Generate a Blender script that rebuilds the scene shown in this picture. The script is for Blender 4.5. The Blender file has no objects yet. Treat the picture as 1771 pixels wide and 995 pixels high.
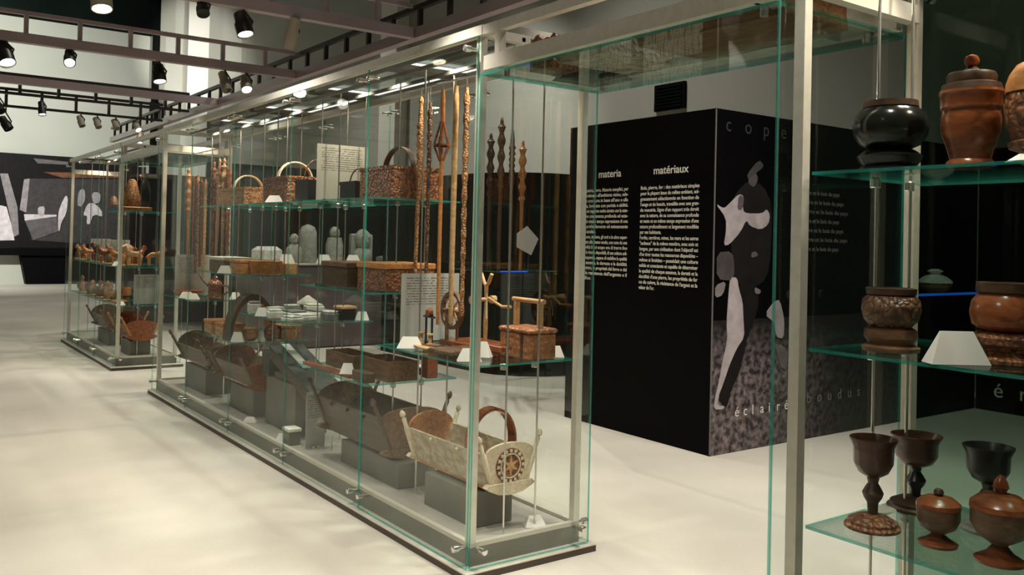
import bpy, math, random
from mathutils import Matrix, Vector
random.seed(7)
S = bpy.context.scene
COL = S.collection
PI = math.pi

# ------------------------------------------------------------------ camera, world, exposure
cam_d = bpy.data.cameras.new('camera'); cam = bpy.data.objects.new('camera', cam_d); COL.objects.link(cam)
YAW, PITCH, ROLL = 0.6174, 0.0138, 0.0236
Fv = Vector((math.sin(YAW)*math.cos(PITCH), math.cos(YAW)*math.cos(PITCH), math.sin(PITCH)))
Rv = Vector((math.cos(YAW), -math.sin(YAW), 0)); Uv = Rv.cross(Fv)
R2 = Rv*math.cos(ROLL) + Uv*math.sin(ROLL); U2 = Uv*math.cos(ROLL) - Rv*math.sin(ROLL)
m3 = Matrix((R2, U2, -Fv)).transposed()
cam.matrix_world = Matrix.Translation((-2.2432, -3.2916, 1.529)) @ m3.to_4x4()
cam_d.sensor_width = 36.0; cam_d.lens = 1525.08/1771*36
cam_d.shift_x = (885.5-852.47)/1771; cam_d.shift_y = -(497.5-394.04)/1771
cam_d.clip_start = 0.05; cam_d.clip_end = 200
S.camera = cam

w = bpy.data.worlds.new('world'); S.world = w; w.use_nodes = True
w.node_tree.nodes['Background'].inputs[0].default_value = (0.62, 0.66, 0.62, 1)
w.node_tree.nodes['Background'].inputs[1].default_value = 0.06
vs = S.view_settings
vs.view_transform = 'Standard'; vs.look = 'None'; vs.gamma = 1; vs.use_curve_mapping = False
vs.exposure = 0.08
S.cycles.transparent_max_bounces = 48
S.cycles.max_bounces = 10
S.cycles.caustics_reflective = False; S.cycles.caustics_refractive = False
S.cycles.sample_clamp_indirect = 4.0

def light(name, kind, loc, energy, color=(1, .9, .74), size=.06, target=None, angle=90, blend=.6, parent=None):
    d = bpy.data.lights.new(name, kind); d.energy = energy; d.color = color
    if kind == 'SPOT':
        d.spot_size = math.radians(angle); d.spot_blend = blend; d.shadow_soft_size = size
    o = bpy.data.objects.new(name, d); COL.objects.link(o)
    o.location = loc
    t = Vector(target) if target else Vector((loc[0], loc[1], 0))
    dirv = t - Vector(loc)
    o.rotation_euler = dirv.to_track_quat('-Z', 'Y').to_euler()
    return o

# ------------------------------------------------------------------ helpers
class G:
    """mesh collector"""
    def __init__(s): s.V = []; s.F = []; s.M = []; s.m = 0
    def add(s, V, F, m=None):
        n = len(s.V); s.V += [tuple(v) for v in V]
        for f in F: s.F.append(tuple(i+n for i in f)); s.M.append(s.m if m is None else m)
        return s
    def box(s, x0, x1, y0, y1, z0, z1):
        V = [(x, y, z) for z in (z0, z1) for y in (y0, y1) for x in (x0, x1)]
        return s.add(V, [(0,2,3,1), (4,5,7,6), (0,1,5,4), (2,6,7,3), (0,4,6,2), (1,3,7,5)])
    def cbox(s, c, d): return s.box(c[0]-d[0]/2, c[0]+d[0]/2, c[1]-d[1]/2, c[1]+d[1]/2, c[2]-d[2]/2, c[2]+d[2]/2)
    def bev(s, x0, x1, y0, y1, z0, z1, b):
        V = []
        for z, k in ((z0, b), (z0+b, 0), (z1-b, 0), (z1, b)):
            V += [(x0+k, y0+k, z), (x1-k, y0+k, z), (x1-k, y1-k, z), (x0+k, y1-k, z)]
        F = [(3,2,1,0), (12,13,14,15)]
        for r in range(3):
            for i in range(4): F.append((r*4+i, r*4+(i+1)%4, r*4+4+(i+1)%4, r*4+4+i))
        return s.add(V, F)
    def lathe(s, prof, seg=24, c=(0,0,0), sx=1, sy=1):
        V = []; F = []
        for r, z in prof:
            for i in range(seg):
                a = 2*PI*i/seg; V.append((c[0]+r*sx*math.cos(a), c[1]+r*sy*math.sin(a), c[2]+z))
        for k in range(len(prof)-1):
            for i in range(seg):
                j = (i+1) % seg; F.append((k*seg+i, k*seg+j, (k+1)*seg+j, (k+1)*seg+i))
        F.append(tuple(range(seg-1, -1, -1))); F.append(tuple((len(prof)-1)*seg+i for i in range(seg)))
        return s.add(V, F)
    def tube(s, pts, r, seg=8, cap=True, squash=None):
        pts = [Vector(p) for p in pts]; n = len(pts); rr = r if isinstance(r, (list, tuple)) else [r]*n
        V = []; F = []; ref = None
        for k, p in enumerate(pts):
            d = (pts[min(k+1, n-1)]-pts[max(k-1, 0)]).normalized()
            if ref is None: ref = Vector((0,0,1)) if abs(d.z) < .9 else Vector((1,0,0))
            a = d.cross(ref)
            if a.length < 1e-4: a = d.orthogonal()
            a.normalize(); b = d.cross(a).normalized(); ref = -b if False else a.cross(d)
            q = squash or (1, 1)
            for i in range(seg):
                t = 2*PI*i/seg; V.append(p+a*(rr[k]*q[0]*math.cos(t))+b*(rr[k]*q[1]*math.sin(t)))
        for k in range(n-1):
            for i in range(seg):
                j = (i+1) % seg; F.append((k*seg+i, k*seg+j, (k+1)*seg+j, (k+1)*seg+i))
        if cap: F += [tuple(range(seg-1, -1, -1)), tuple((n-1)*seg+i for i in range(seg))]
        return s.add(V, F)
    def prism(s, poly, h0, h1, ax='z'):
        """poly 2-D extruded along ax: z -> (x,y); y -> (x,z); x -> (y,z)"""
        n = len(poly)
        def p(a, b, h): return {'z': (a, b, h), 'y': (a, h, b), 'x': (h, a, b)}[ax]
        V = [p(a, b, h0) for a, b in poly]+[p(a, b, h1) for a, b in poly]
        F = [tuple(range(n-1, -1, -1)), tuple(range(n, 2*n))]+[(i, (i+1) % n, n+(i+1) % n, n+i) for i in range(n)]
        return s.add(V, F)
    def ball(s, c, r, seg=14, rings=9, sc=(1,1,1)):
        prof = [(max(1e-4, r*math.sin(PI*k/rings)), -r*math.cos(PI*k/rings)*sc[2]) for k in range(rings+1)]
        return s.lathe(prof, seg, c, sc[0], sc[1])
    def pane(s, x0, x1, y0, y1, z0, z1):
        d = (x1-x0, y1-y0, z1-z0); t = d.index(min(d))
        n = len(s.F); s.box(x0, x1, y0, y1, z0, z1)
        ax = (2, 2, 1, 1, 0, 0)
        for i in range(6): s.M[n+i] = 0 if ax[i] == t else 1
        return s
    def xf(s, mtx):
        s.V = [tuple(mtx @ Vector(v)) for v in s.V]; return s

ORG = {}
def mesh(name, g, mats, smooth=None, off=(0,0,0)):
    me = bpy.data.meshes.new(name)
    me.from_pydata([(v[0]-off[0], v[1]-off[1], v[2]-off[2]) for v in g.V], [], g.F)
    for m in (mats if isinstance(mats, (list, tuple)) else [mats]): me.materials.append(m)
    if any(g.M): me.polygons.foreach_set('material_index', g.M)
    me.update()
    import bmesh
    bm = bmesh.new(); bm.from_mesh(me); bmesh.ops.recalc_face_normals(bm, faces=bm.faces); bm.to_mesh(me); bm.free()
    if smooth:
        me.polygons.foreach_set('use_smooth', [True]*len(me.polygons)); me.set_sharp_from_angle(angle=math.radians(smooth))
    return me
def thing(name, label, cat, loc=(0,0,0), rz=0, group=None):
    o = bpy.data.objects.new(name, None); o.empty_display_size = .05; COL.objects.link(o)
    o.location = loc; o.rotation_euler = (0, 0, rz); o['label'] = label; o['category'] = cat
    if group: o['group'] = group
    ORG[o] = Vector(loc); return o
def part(name, g, mats, parent, smooth=None, label=None, world=True):
    """world=True: the mesh was laid out in world coordinates (parents are not rotated)"""
    off = ORG[parent] if world else (0, 0, 0)
    o = bpy.data.objects.new(name, mesh(name, g, mats, smooth, off)); COL.objects.link(o)
    o.parent = parent; ORG[o] = ORG[parent]
    if label: o['label'] = label
    return o
def lpart(name, g, mats, parent, smooth=None, label=None): return part(name, g, mats, parent, smooth, label, False)
def single(name, g, mats, label, cat, loc=(0,0,0), rz=0, group=None, smooth=None):
    o = bpy.data.objects.new(name, mesh(name, g, mats, smooth)); COL.objects.link(o)
    o.location = loc; o.rotation_euler = (0, 0, rz); o['label'] = label; o['category'] = cat
    if group: o['group'] = group
    ORG[o] = Vector(loc); return o
def struct(name, g, mats, label=None, smooth=None):
    o = bpy.data.objects.new(name, mesh(name, g, mats, smooth)); COL.objects.link(o); o['kind'] = 'structure'
    if label: o['label'] = label
    ORG[o] = Vector((0, 0, 0)); return o
def dup(root, loc, label, rz=None, scale=None):
    r = root.copy(); COL.objects.link(r); r.location = loc; r['label'] = label; ORG[r] = Vector(loc)
    if rz is not None: r.rotation_euler = (0, 0, rz)
    if scale: r.scale = (scale,)*3 if not isinstance(scale, tuple) else scale
    for ch in list(root.children):
        c = ch.copy(); COL.objects.link(c); c.parent = r
        for gch in ch.children:
            d = gch.copy(); COL.objects.link(d); d.parent = c
    return r

# ------------------------------------------------------------------ materials
def newmat(name):
    m = bpy.data.materials.new(name); m.use_nodes = True; nt = m.node_tree
    return m, nt, nt.nodes['Principled BSDF']
def plain(name, c, rough=.5, metal=0, spec=.5, c2=None, scale=8, bump=0, bscale=40, stretch=(1,1,1), emit=0):
    m, nt, b = newmat(name); N = nt.nodes; L = nt.links
    b.inputs['Base Color'].default_value = (*c, 1); b.inputs['Roughness'].default_value = rough
    b.inputs['Metallic'].default_value = metal; b.inputs['Specular IOR Level'].default_value = spec
    if c2 or bump:
        tc = N.new('ShaderNodeTexCoord'); mp = N.new('ShaderNodeMapping'); mp.inputs['Scale'].default_value = stretch
        L.new(tc.outputs['Object'], mp.inputs[0])
    if c2:
        n = N.new('ShaderNodeTexNoise'); n.inputs['Scale'].default_value = scale; n.inputs['Detail'].default_value = 5
        r = N.new('ShaderNodeValToRGB'); r.color_ramp.elements[0].position = .32; r.color_ramp.elements[1].position = .68
        r.color_ramp.elements[0].color = (*c, 1); r.color_ramp.elements[1].color = (*c2, 1)
        L.new(mp.outputs[0], n.inputs['Vector']); L.new(n.outputs[0], r.inputs[0]); L.new(r.outputs[0], b.inputs['Base Color'])
    if bump:
        n2 = N.new('ShaderNodeTexNoise'); n2.inputs['Scale'].default_value = bscale; n2.inputs['Detail'].default_value = 3
        bp = N.new('ShaderNodeBump'); bp.inputs['Strength'].default_value = bump; bp.inputs['Distance'].default_value = .02
        L.new(mp.outputs[0], n2.inputs['Vector']); L.new(n2.outputs[0], bp.inputs['Height']); L.new(bp.outputs[0], b.inputs['Normal'])
    if emit:
        b.inputs['Emission Color'].default_value = (*c, 1); b.inputs['Emission Strength'].default_value = emit
    return m
def wood(name, c1, c2, rough=.45, carve=0, cs=28, stretch=(6, 1, 6)):
    m, nt, b = newmat(name); N = nt.nodes; L = nt.links
    tc = N.new('ShaderNodeTexCoord'); mp = N.new('ShaderNodeMapping'); mp.inputs['Scale'].default_value = stretch
    n = N.new('ShaderNodeTexNoise'); n.inputs['Scale'].default_value = 7; n.inputs['Detail'].default_value = 7; n.inputs['Distortion'].default_value = .8
    r = N.new('ShaderNodeValToRGB'); r.color_ramp.elements[0].position = .34; r.color_ramp.elements[1].position = .66
    r.color_ramp.elements[0].color = (*c1, 1); r.color_ramp.elements[1].color = (*c2, 1)
    L.new(tc.outputs['Object'], mp.inputs[0]); L.new(mp.outputs[0], n.inputs['Vector']); L.new(n.outputs[0], r.inputs[0])
    b.inputs['Roughness'].default_value = rough
    if carve:
        v = N.new('ShaderNodeTexVoronoi'); v.inputs['Scale'].default_value = cs*2.2
        dn = N.new('ShaderNodeTexNoise'); dn.inputs['Scale'].default_value = cs*.5; ad = N.new('ShaderNodeVectorMath'); ad.operation = 'MULTIPLY_ADD'
        ad.inputs[1].default_value = (.05, .05, .05); L.new(tc.outputs['Object'], dn.inputs['Vector']); L.new(dn.outputs['Color'], ad.inputs[0]); L.new(tc.outputs['Object'], ad.inputs[2])
        L.new(ad.outputs[0], v.inputs['Vector'])
        vr = N.new('ShaderNodeValToRGB'); vr.color_ramp.elements[0].position = .25; vr.color_ramp.elements[0].color = (1, 1, 1, 1); vr.color_ramp.elements[1].position = .75; vr.color_ramp.elements[1].color = (.22, .2, .18, 1)
        L.new(v.outputs['Distance'], vr.inputs[0])
        mx = N.new('ShaderNodeMixRGB'); mx.blend_type = 'MULTIPLY'; mx.inputs[0].default_value = carve
        L.new(r.outputs[0], mx.inputs[1]); L.new(vr.outputs[0], mx.inputs[2]); L.new(mx.outputs[0], b.inputs['Base Color'])
        bp = N.new('ShaderNodeBump'); bp.inputs['Strength'].default_value = .6; bp.inputs['Distance'].default_value = .01
        L.new(vr.outputs[0], bp.inputs['Height']); L.new(bp.outputs[0], b.inputs['Normal'])
    else:
        L.new(r.outputs[0], b.inputs['Base Color'])
    return m
def glassmat(name, tint, refl=1.0, ior=1.45):
    m = bpy.data.materials.new(name); m.use_nodes = True; nt = m.node_tree; N = nt.nodes; L = nt.links
    N.remove(N['Principled BSDF']); out = N['Material Output']
    t = N.new('ShaderNodeBsdfTransparent'); t.inputs[0].default_value = (*tint, 1)
    g = N.new('ShaderNodeBsdfGlossy'); g.inputs['Roughness'].default_value = .015; g.inputs[0].default_value = (.95, 1, .97, 1)
    f = N.new('ShaderNodeFresnel'); f.inputs[0].default_value = ior
    mu = N.new('ShaderNodeMath'); mu.operation = 'MULTIPLY'; mu.inputs[1].default_value = refl
    mx = N.new('ShaderNodeMixShader')
    L.new(f.outputs[0], mu.inputs[0]); L.new(mu.outputs[0], mx.inputs[0]); L.new(t.outputs[0], mx.inputs[1]); L.new(g.outputs[0], mx.inputs[2])
    L.new(mx.outputs[0], out.inputs[0]); return m

M = {}
M['glass'] = glassmat('clear_glass', (.985, .995, .99), .09)
M['shelf'] = glassmat('shelf_glass', (.93, .98, .96), .5)
M['edge'] = plain('green_glass_edge', (.05, .42, .34), .15, 0, .8)
def see_through(m, tint, fac):
    nt = m.node_tree; N = nt.nodes; L = nt.links
    t = N.new('ShaderNodeBsdfTransparent'); t.inputs[0].default_value = (*tint, 1); mx = N.new('ShaderNodeMixShader'); mx.inputs[0].default_value = fac
    L.new(t.outputs[0], mx.inputs[1]); L.new(N['Principled BSDF'].outputs[0], mx.inputs[2]); L.new(mx.outputs[0], N['Material Output'].inputs[0])
see_through(M['edge'], (.45, .88, .78), .42)
M['seam'] = plain('pale_glass_edge', (.30, .50, .43), .2, 0, .8); see_through(M['seam'], (.72, .92, .86), .2)
M['tinted'] = glassmat('tinted_glass', (.50, .62, .56), .3)
GL = [M['glass'], M['edge']]; SG = [M['shelf'], M['edge']]
M['steel'] = plain('satin_steel', (.80, .745, .64), .36, .35, c2=(.72, .67, .57), scale=30)
M['rod'] = plain('bright_steel', (.75, .73, .68), .22, .9)
M['shaded_edge'] = plain('shaded_plate_edge', (.075, .055, .04), .5, .2)  # shade on the plate's side edge, put into a darker colour
M['skirt'] = plain('grey_skirt', (.16, .15, .125), .5, .3, c2=(.20, .19, .16), scale=5)
M['rim'] = plain('pale_rim', (.62, .58, .49), .5, .2)
M['deck'] = plain('grey_deck', (.34, .32, .27), .55, c2=(.42, .40, .34), scale=4)
M['block'] = plain('grey_block', (.15, .145, .12), .6, c2=(.19, .18, .15), scale=6)
M['black'] = plain('black_panel', (.0018, .0018, .0024), .55, 0, .06, c2=(.003, .0027, .003), scale=3)
M['white'] = plain('white_card', (.86, .82, .74), .7)
M['truss'] = plain('mauve_paint', (.56, .45, .485), .3, .15, c2=(.62, .50, .53), scale=3)
M['darktruss'] = plain('dark_track', (.045, .038, .034), .4, .3)
M['can'] = plain('dark_can', (.05, .05, .042), .4, .4)
M['palecan'] = plain('beige_can', (.55, .48, .37), .45)
M['lens'] = plain('lit_lens', (1, .95, .82), .5, emit=14)
M['strip'] = plain('painted_glow', (1, .96, .88), .5, emit=1.3)
M['wall'] = plain('grey_plaster', (.44, .44, .385), .85, c2=(.48, .475, .42), scale=.6)
M['pillar'] = plain('white_plaster', (.86, .84, .76), .8)
M['pipe'] = plain('black_pipe', (.004, .005, .004), .9, 0, .1)
M['ceil'] = plain('black_ceiling', (.004, .006, .005), .95, 0, .05, c2=(.006, .011, .009), scale=.8)
M['dkbrown'] = wood('dark_brown_wood', (.035, .017, .008), (.10, .048, .022))
M['brown'] = wood('brown_wood', (.075, .035, .015), (.20, .10, .045))
M['brownc'] = wood('carved_brown_wood', (.09, .04, .017), (.24, .115, .05), carve=.8)
M['red'] = wood('red_brown_wood', (.17, .045, .016), (.36, .11, .04), .22)
M['redc'] = wood('carved_red_wood', (.22, .075, .03), (.42, .17, .07), .4, carve=.85)
M['orange'] = wood('orange_wood', (.36, .13, .035), (.62, .27, .08), .4)
M['orangec'] = wood('carved_orange_wood', (.36, .15, .05), (.62, .30, .11), .45, carve=.8, cs=34)
M['tan'] = wood('tan_wood', (.42, .23, .095), (.66, .41, .19), .45)
M['tanc'] = wood('carved_tan_wood', (.44, .25, .11), (.68, .43, .22), .45, carve=.75, cs=40)
M['casket'] = wood('casket_wood', (.26, .095, .035), (.48, .20, .08), .4, carve=.25, cs=18)
M['pale'] = wood('pale_painted_wood', (.58, .47, .31), (.74, .64, .47), .5)
M['palec'] = wood('pale_carved_wood', (.52, .42, .27), (.70, .60, .43), .5, carve=.38, cs=11)
M['blackw'] = plain('black_wood', (.008, .008, .009), .3)
M['ebony'] = plain('ebony_gloss', (.008, .010, .009), .16, c2=(.014, .014, .012), scale=9)
M['stone'] = plain('green_grey_stone', (.22, .245, .20), .8, c2=(.35, .36, .30), scale=14, bump=.5)
M['paleblk'] = plain('pale_soapstone', (.48, .47, .41), .7, c2=(.74, .72, .64), scale=22, bump=.3)
M['greyblk'] = plain('grey_soapstone', (.10, .105, .09), .6, c2=(.22, .22, .19), scale=18, bump=.3)
M['darkst'] = plain('dark_weathered_wood', (.022, .026, .02), .6, c2=(.06, .062, .05), scale=16, bump=.3)
M['bark'] = plain('rough_pale_wood', (.30, .22, .15), .85, c2=(.72, .62, .50), scale=26, bump=1, bscale=40)
M['rufous'] = wood('rufous_board', (.13, .05, .018), (.33, .16, .055), .5)
M['letter'] = plain('white_letter', (.85, .80, .70), .7)
M['faint2'] = plain('dim_letter', (.028, .026, .025), .7)
M['faint'] = plain('grey_letter', (.16, .15, .14), .7)
M['purple'] = plain('mauve_grey_plinth', (.085, .062, .064), .6, c2=(.12, .09, .088), scale=3)
M['blueglint'] = plain('blue_reflection', (.02, .13, .75), .2, emit=.6)

def floor_mat():
    m, nt, b = newmat('beige_floor'); N = nt.nodes; L = nt.links
    tc = N.new('ShaderNodeTexCoord')
    n = N.new('ShaderNodeTexNoise'); n.inputs['Scale'].default_value = .7; n.inputs['Detail'].default_value = 6
    r = N.new('ShaderNodeValToRGB'); r.color_ramp.elements[0].position = .3; r.color_ramp.elements[1].position = .7
    r.color_ramp.elements[0].color = (.55, .51, .43, 1); r.color_ramp.elements[1].color = (.76, .715, .62, 1)
    L.new(tc.outputs['Object'], n.inputs['Vector']); L.new(n.outputs[0], r.inputs[0])
    n3 = N.new('ShaderNodeTexNoise'); n3.inputs['Scale'].default_value = 60; n3.inputs['Detail'].default_value = 3
    mx = N.new('ShaderNodeMixRGB'); mx.blend_type = 'MULTIPLY'; mx.inputs[0].default_value = .12
    L.new(tc.outputs['Object'], n3.inputs['Vector']); L.new(r.outputs[0], mx.inputs[1]); L.new(n3.outputs[0], mx.inputs[2])
    L.new(mx.outputs[0], b.inputs['Base Color'])
    n2 = N.new('ShaderNodeTexNoise'); n2.inputs['Scale'].default_value = 2.5
    rr = N.new('ShaderNodeMapRange'); rr.inputs['To Min'].default_value = .42; rr.inputs['To Max'].default_value = .6
    L.new(tc.outputs['Object'], n2.inputs['Vector']); L.new(n2.outputs[0], rr.inputs[0]); L.new(rr.outputs[0], b.inputs['Roughness'])
    b.inputs['Specular IOR Level'].default_value = .35
    return m
M['floor'] = floor_mat()

def grass_mat():
    m, nt, b = newmat('grass_print'); N = nt.nodes; L = nt.links
    tc = N.new('ShaderNodeTexCoord')
    n = N.new('ShaderNodeTexNoise'); n.inputs['Scale'].default_value = 22; n.inputs['Detail'].default_value = 8
    r = N.new('ShaderNodeValToRGB'); r.color_ramp.elements[0].position = .38; r.color_ramp.elements[1].position = .7
    r.color_ramp.elements[0].color = (.02, .015, .017, 1); r.color_ramp.elements[1].color = (.30, .235, .24, 1)
    sx = N.new('ShaderNodeSeparateXYZ'); L.new(tc.outputs['Generated'], sx.inputs[0])
    g = N.new('ShaderNodeValToRGB'); g.color_ramp.elements[0].position = .12; g.color_ramp.elements[1].position = .62
    g.color_ramp.elements[0].color = (1, 1, 1, 1); g.color_ramp.elements[1].color = (.10, .12, .12, 1)
    L.new(sx.outputs[0], g.inputs[0])
    h = N.new('ShaderNodeValToRGB'); h.color_ramp.elements[0].position = .62; h.color_ramp.elements[1].position = .98
    h.color_ramp.elements[0].color = (1, 1, 1, 1); h.color_ramp.elements[1].color = (.05, .05, .05, 1)
    L.new(sx.outputs[2], h.inputs[0])
    m1 = N.new('ShaderNodeMixRGB'); m1.blend_type = 'MULTIPLY'; m1.inputs[0].default_value = 1
    m2 = N.new('ShaderNodeMixRGB'); m2.blend_type = 'MULTIPLY'; m2.inputs[0].default_value = 1
    L.new(tc.outputs['Object'], n.inputs['Vector']); L.new(n.outputs[0], r.inputs[0])
    L.new(r.outputs[0], m1.inputs[1]); L.new(g.outputs[0], m1.inputs[2]); L.new(m1.outputs[0], m2.inputs[1]); L.new(h.outputs[0], m2.inputs[2])
    L.new(m2.outputs[0], b.inputs['Base Color']); b.inputs['Roughness'].default_value = .6
    return m
def textpanel_mat():
    m, nt, b = newmat('printed_grey_board'); N = nt.nodes; L = nt.links
    tc = N.new('ShaderNodeTexCoord'); sx = N.new('ShaderNodeSeparateXYZ'); L.new(tc.outputs['Generated'], sx.inputs[0])
    wv = N.new('ShaderNodeMath'); wv.operation = 'MULTIPLY'; wv.inputs[1].default_value = 26
    fr = N.new('ShaderNodeMath'); fr.operation = 'FRACT'; L.new(sx.outputs[2], wv.inputs[0]); L.new(wv.outputs[0], fr.inputs[0])
    lt = N.new('ShaderNodeMath'); lt.operation = 'LESS_THAN'; lt.inputs[1].default_value = .42; L.new(fr.outputs[0], lt.inputs[0])
    top = N.new('ShaderNodeMath'); top.operation = 'GREATER_THAN'; top.inputs[1].default_value = .54; L.new(sx.outputs[2], top.inputs[0])
    t2 = N.new('ShaderNodeMath'); t2.operation = 'LESS_THAN'; t2.inputs[1].default_value = .95; L.new(sx.outputs[2], t2.inputs[0])
    a = N.new('ShaderNodeMath'); a.operation = 'GREATER_THAN'; a.inputs[1].default_value = .08; L.new(sx.outputs[0], a.inputs[0])
    bb = N.new('ShaderNodeMath'); bb.operation = 'LESS_THAN'; bb.inputs[1].default_value = .9; L.new(sx.outputs[0], bb.inputs[0])
    cur = lt
    for q in (top, t2, a, bb):
        mm = N.new('ShaderNodeMath'); mm.operation = 'MULTIPLY'; L.new(cur.outputs[0], mm.inputs[0]); L.new(q.outputs[0], mm.inputs[1]); cur = mm
    n = N.new('ShaderNodeTexNoise'); n.inputs['Scale'].default_value = 90; L.new(tc.outputs['Object'], n.inputs['Vector'])
    gt = N.new('ShaderNodeMath'); gt.operation = 'GREATER_THAN'; gt.inputs[1].default_value = .44; L.new(n.outputs[0], gt.inputs[0])
    mm = N.new('ShaderNodeMath'); mm.operation = 'MULTIPLY'; L.new(cur.outputs[0], mm.inputs[0]); L.new(gt.outputs[0], mm.inputs[1])
    mx = N.new('ShaderNodeMixRGB'); mx.inputs[1].default_value = (.40, .40, .355, 1); mx.inputs[2].default_value = (.12, .12, .105, 1)
    L.new(mm.outputs[0], mx.inputs[0]); L.new(mx.outputs[0], b.inputs['Base Color']); b.inputs['Roughness'].default_value = .5
    return m
M['grass'] = grass_mat(); M['textpanel'] = textpanel_mat()
PR = {}
def printmat(v):
    if v not in PR:
        PR[v] = plain('print_tone', (.22, .09, .05) if v < 0 else (v, v*.88, v*.9), .65, 0, .15, c2=(.12, .05, .03) if v < 0 else (v*.7, v*.6, v*.63), scale=9)
    return PR[v]

# ------------------------------------------------------------------ room shell
FW, RW, LW, BW, CZ = 25.0, 7.6, -9.0, -9.0, 9.0
struct('floor', G().box(LW, RW, BW, FW, -.1, 0), M['floor'])
struct('wall_far', G().box(LW, RW, FW, FW+.2, 0, CZ), M['wall'])
struct('wall_right', G().box(RW, RW+.2, BW, FW, 0, CZ), M['wall'])
struct('wall_left', G().box(LW-.2, LW, BW, FW, 0, CZ), M['wall'])
struct('wall_behind', G().box(LW, RW, BW-.2, BW, 0, CZ), M['wall'])
struct('ceiling', G().box(LW, RW, BW, FW, CZ, CZ+.2), M['ceil'])
struct('ceiling_soffit', G().box(LW, 4.72, 24.2, FW-.01, 7.55, CZ-.01), M['ceil'])
struct('pillar', G().box(5.72, 6.36, 24.45, FW, 0, CZ-.01), M['pillar'])
struct('pillar', G().box(RW-.32, RW-.01, 14.0, 14.75, 0, CZ-.01), M['pillar'])
g = G(); g.lathe([(.11, 0), (.11, CZ-.02)], 16, (4.86, 24.8, 0))
pp = struct('pipe', g, M['pipe'], 'black vertical service pipe on far wall', 40)
part('collar', G().lathe([(.15, 0), (.15, .3)], 16, (4.86, 24.8, 5.2)), M['pipe'], pp, 40)
v = thing('wall_vent', 'dark square ventilation grille on upper grey wall', 'vent', (RW-.03, 6.0, 3.55))
part('frame', G().box(RW-.05, RW-.002, 5.70, 6.31, 3.55, 3.95), M['pipe'], v)
for k in range(7):
    part('slat', G().box(RW-.07, RW-.051, 5.74, 6.27, 3.59+k*.05, 3.615+k*.05), M['ceil'], v)

# far mural and its black plinth
def rounded(poly, it=2):
    for _ in range(it):
        q = []
        for i in range(len(poly)):
            (ax, ay), (bx, by) = poly[i], poly[(i+1) % len(poly)]
            q += [(ax*.78+bx*.22, ay*.78+by*.22), (ax*.22+bx*.78, ay*.22+by*.78)]
        poly = q
    return poly
MURAL = [('lit_wall', .065, [(1.493, 2.965), (3.949, 3.089), (4.005, 1.079), (1.615, 1.209), (1.449, 1.867)]), ('frieze', -1, [(1.86, 3.175), (3.944, 3.264), (3.948, 3.133), (2.358, 3.038)]), ('ceiling_band', .16, [(1.588, 3.552), (2.499, 3.512), (2.501, 3.428), (1.703, 3.414)]), ('beam', .3, [(.763, 3.064), (.96, 3.076), (1.222, 2.147), (1.28, 1.367), (1.136, 1.282), (1.048, 1.853)]), ('bright_window', .8, [(.5, 2.1), (.824, 2.171), (.95, 2.135), (1.071, 1.69), (1.175, 1.2), (.5, 1.173)]), ('timber', .35, [(1.365, 2.937), (1.511, 2.966), (1.446, 1.99), (1.279, 2.066)]), ('tabletop', .7, [(1.392, 1.947), (2.234, 1.957), (2.235, 1.914), (1.636, 1.79), (1.415, 1.762)]), ('counter', .14, [(1.415, 1.762), (2.235, 1.914), (2.286, 1.474), (1.652, 1.209)]), ('jug', .5, [(1.738, 2.168), (1.924, 2.196), (1.913, 1.924), (1.752, 1.918)]), ('standing_figure', .7, [(2.467, 2.557), (2.529, 2.412), (2.483, 1.987), (2.355, 1.729), (2.324, 1.475), (2.277, 1.516), (2.271, 2.021), (2.358, 2.32)]), ('hanging_cloth', .4, [(2.795, 2.68), (2.949, 2.773), (2.998, 2.433), (2.886, 2.215), (2.767, 2.252)]), ('bending_figure', .75, [(3.041, 2.307), (3.199, 2.357), (3.404, 2.193), (3.512, 1.937), (3.208, 2.013), (3.137, 1.71), (3.038, 1.707), (3.051, 1.964), (2.932, 1.96)]), ('back_figure', .5, [(3.151, 2.655), (3.391, 2.667), (3.399, 2.365), (3.2, 2.314)])]
mu = thing('photo_mural', 'dark photo mural of people working in a room on far wall', 'mural', (1.5, 24.9, .78))
part('backing', G().box(-5.5, 4.6, 24.87, 24.99, .78, 3.66), printmat(.011), mu)
for i, (nm, cv, poly) in enumerate(MURAL):
    part(nm, G().prism(rounded(poly, 1) if 'figure' in nm or nm in ('jug', 'hanging_cloth') else poly, 24.865-.003*i, 24.869-.003*i+.001, 'y'), printmat(cv), mu)
single('mural_plinth', G().prism([(1.38, 0), (5.4, 0), (5.4, .80), (1.22, .80)], -.45, .45, 'y'), M['black'],
       'long black plinth with slanted end under the far mural', 'plinth', (0, 24.4, 0))
single('plinth_ledge', G().prism([(-5.4, .80), (5.4, .80), (5.4, 1.0), (-5.4, 1.0)], -.5, .5, 'y'), M['black'],
       'black horizontal ledge carrying the far mural above its plinth', 'ledge', (0, 24.35, .001))
single('ledge_support', G().prism([(-.4, 0), (.62, 0), (.46, .80), (-.4, .80)], -.3, .3, 'y'), M['wall'],
       'pale grey block propping the mural ledge beside black plinth', 'block', (.75, 24.55, 0))

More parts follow.
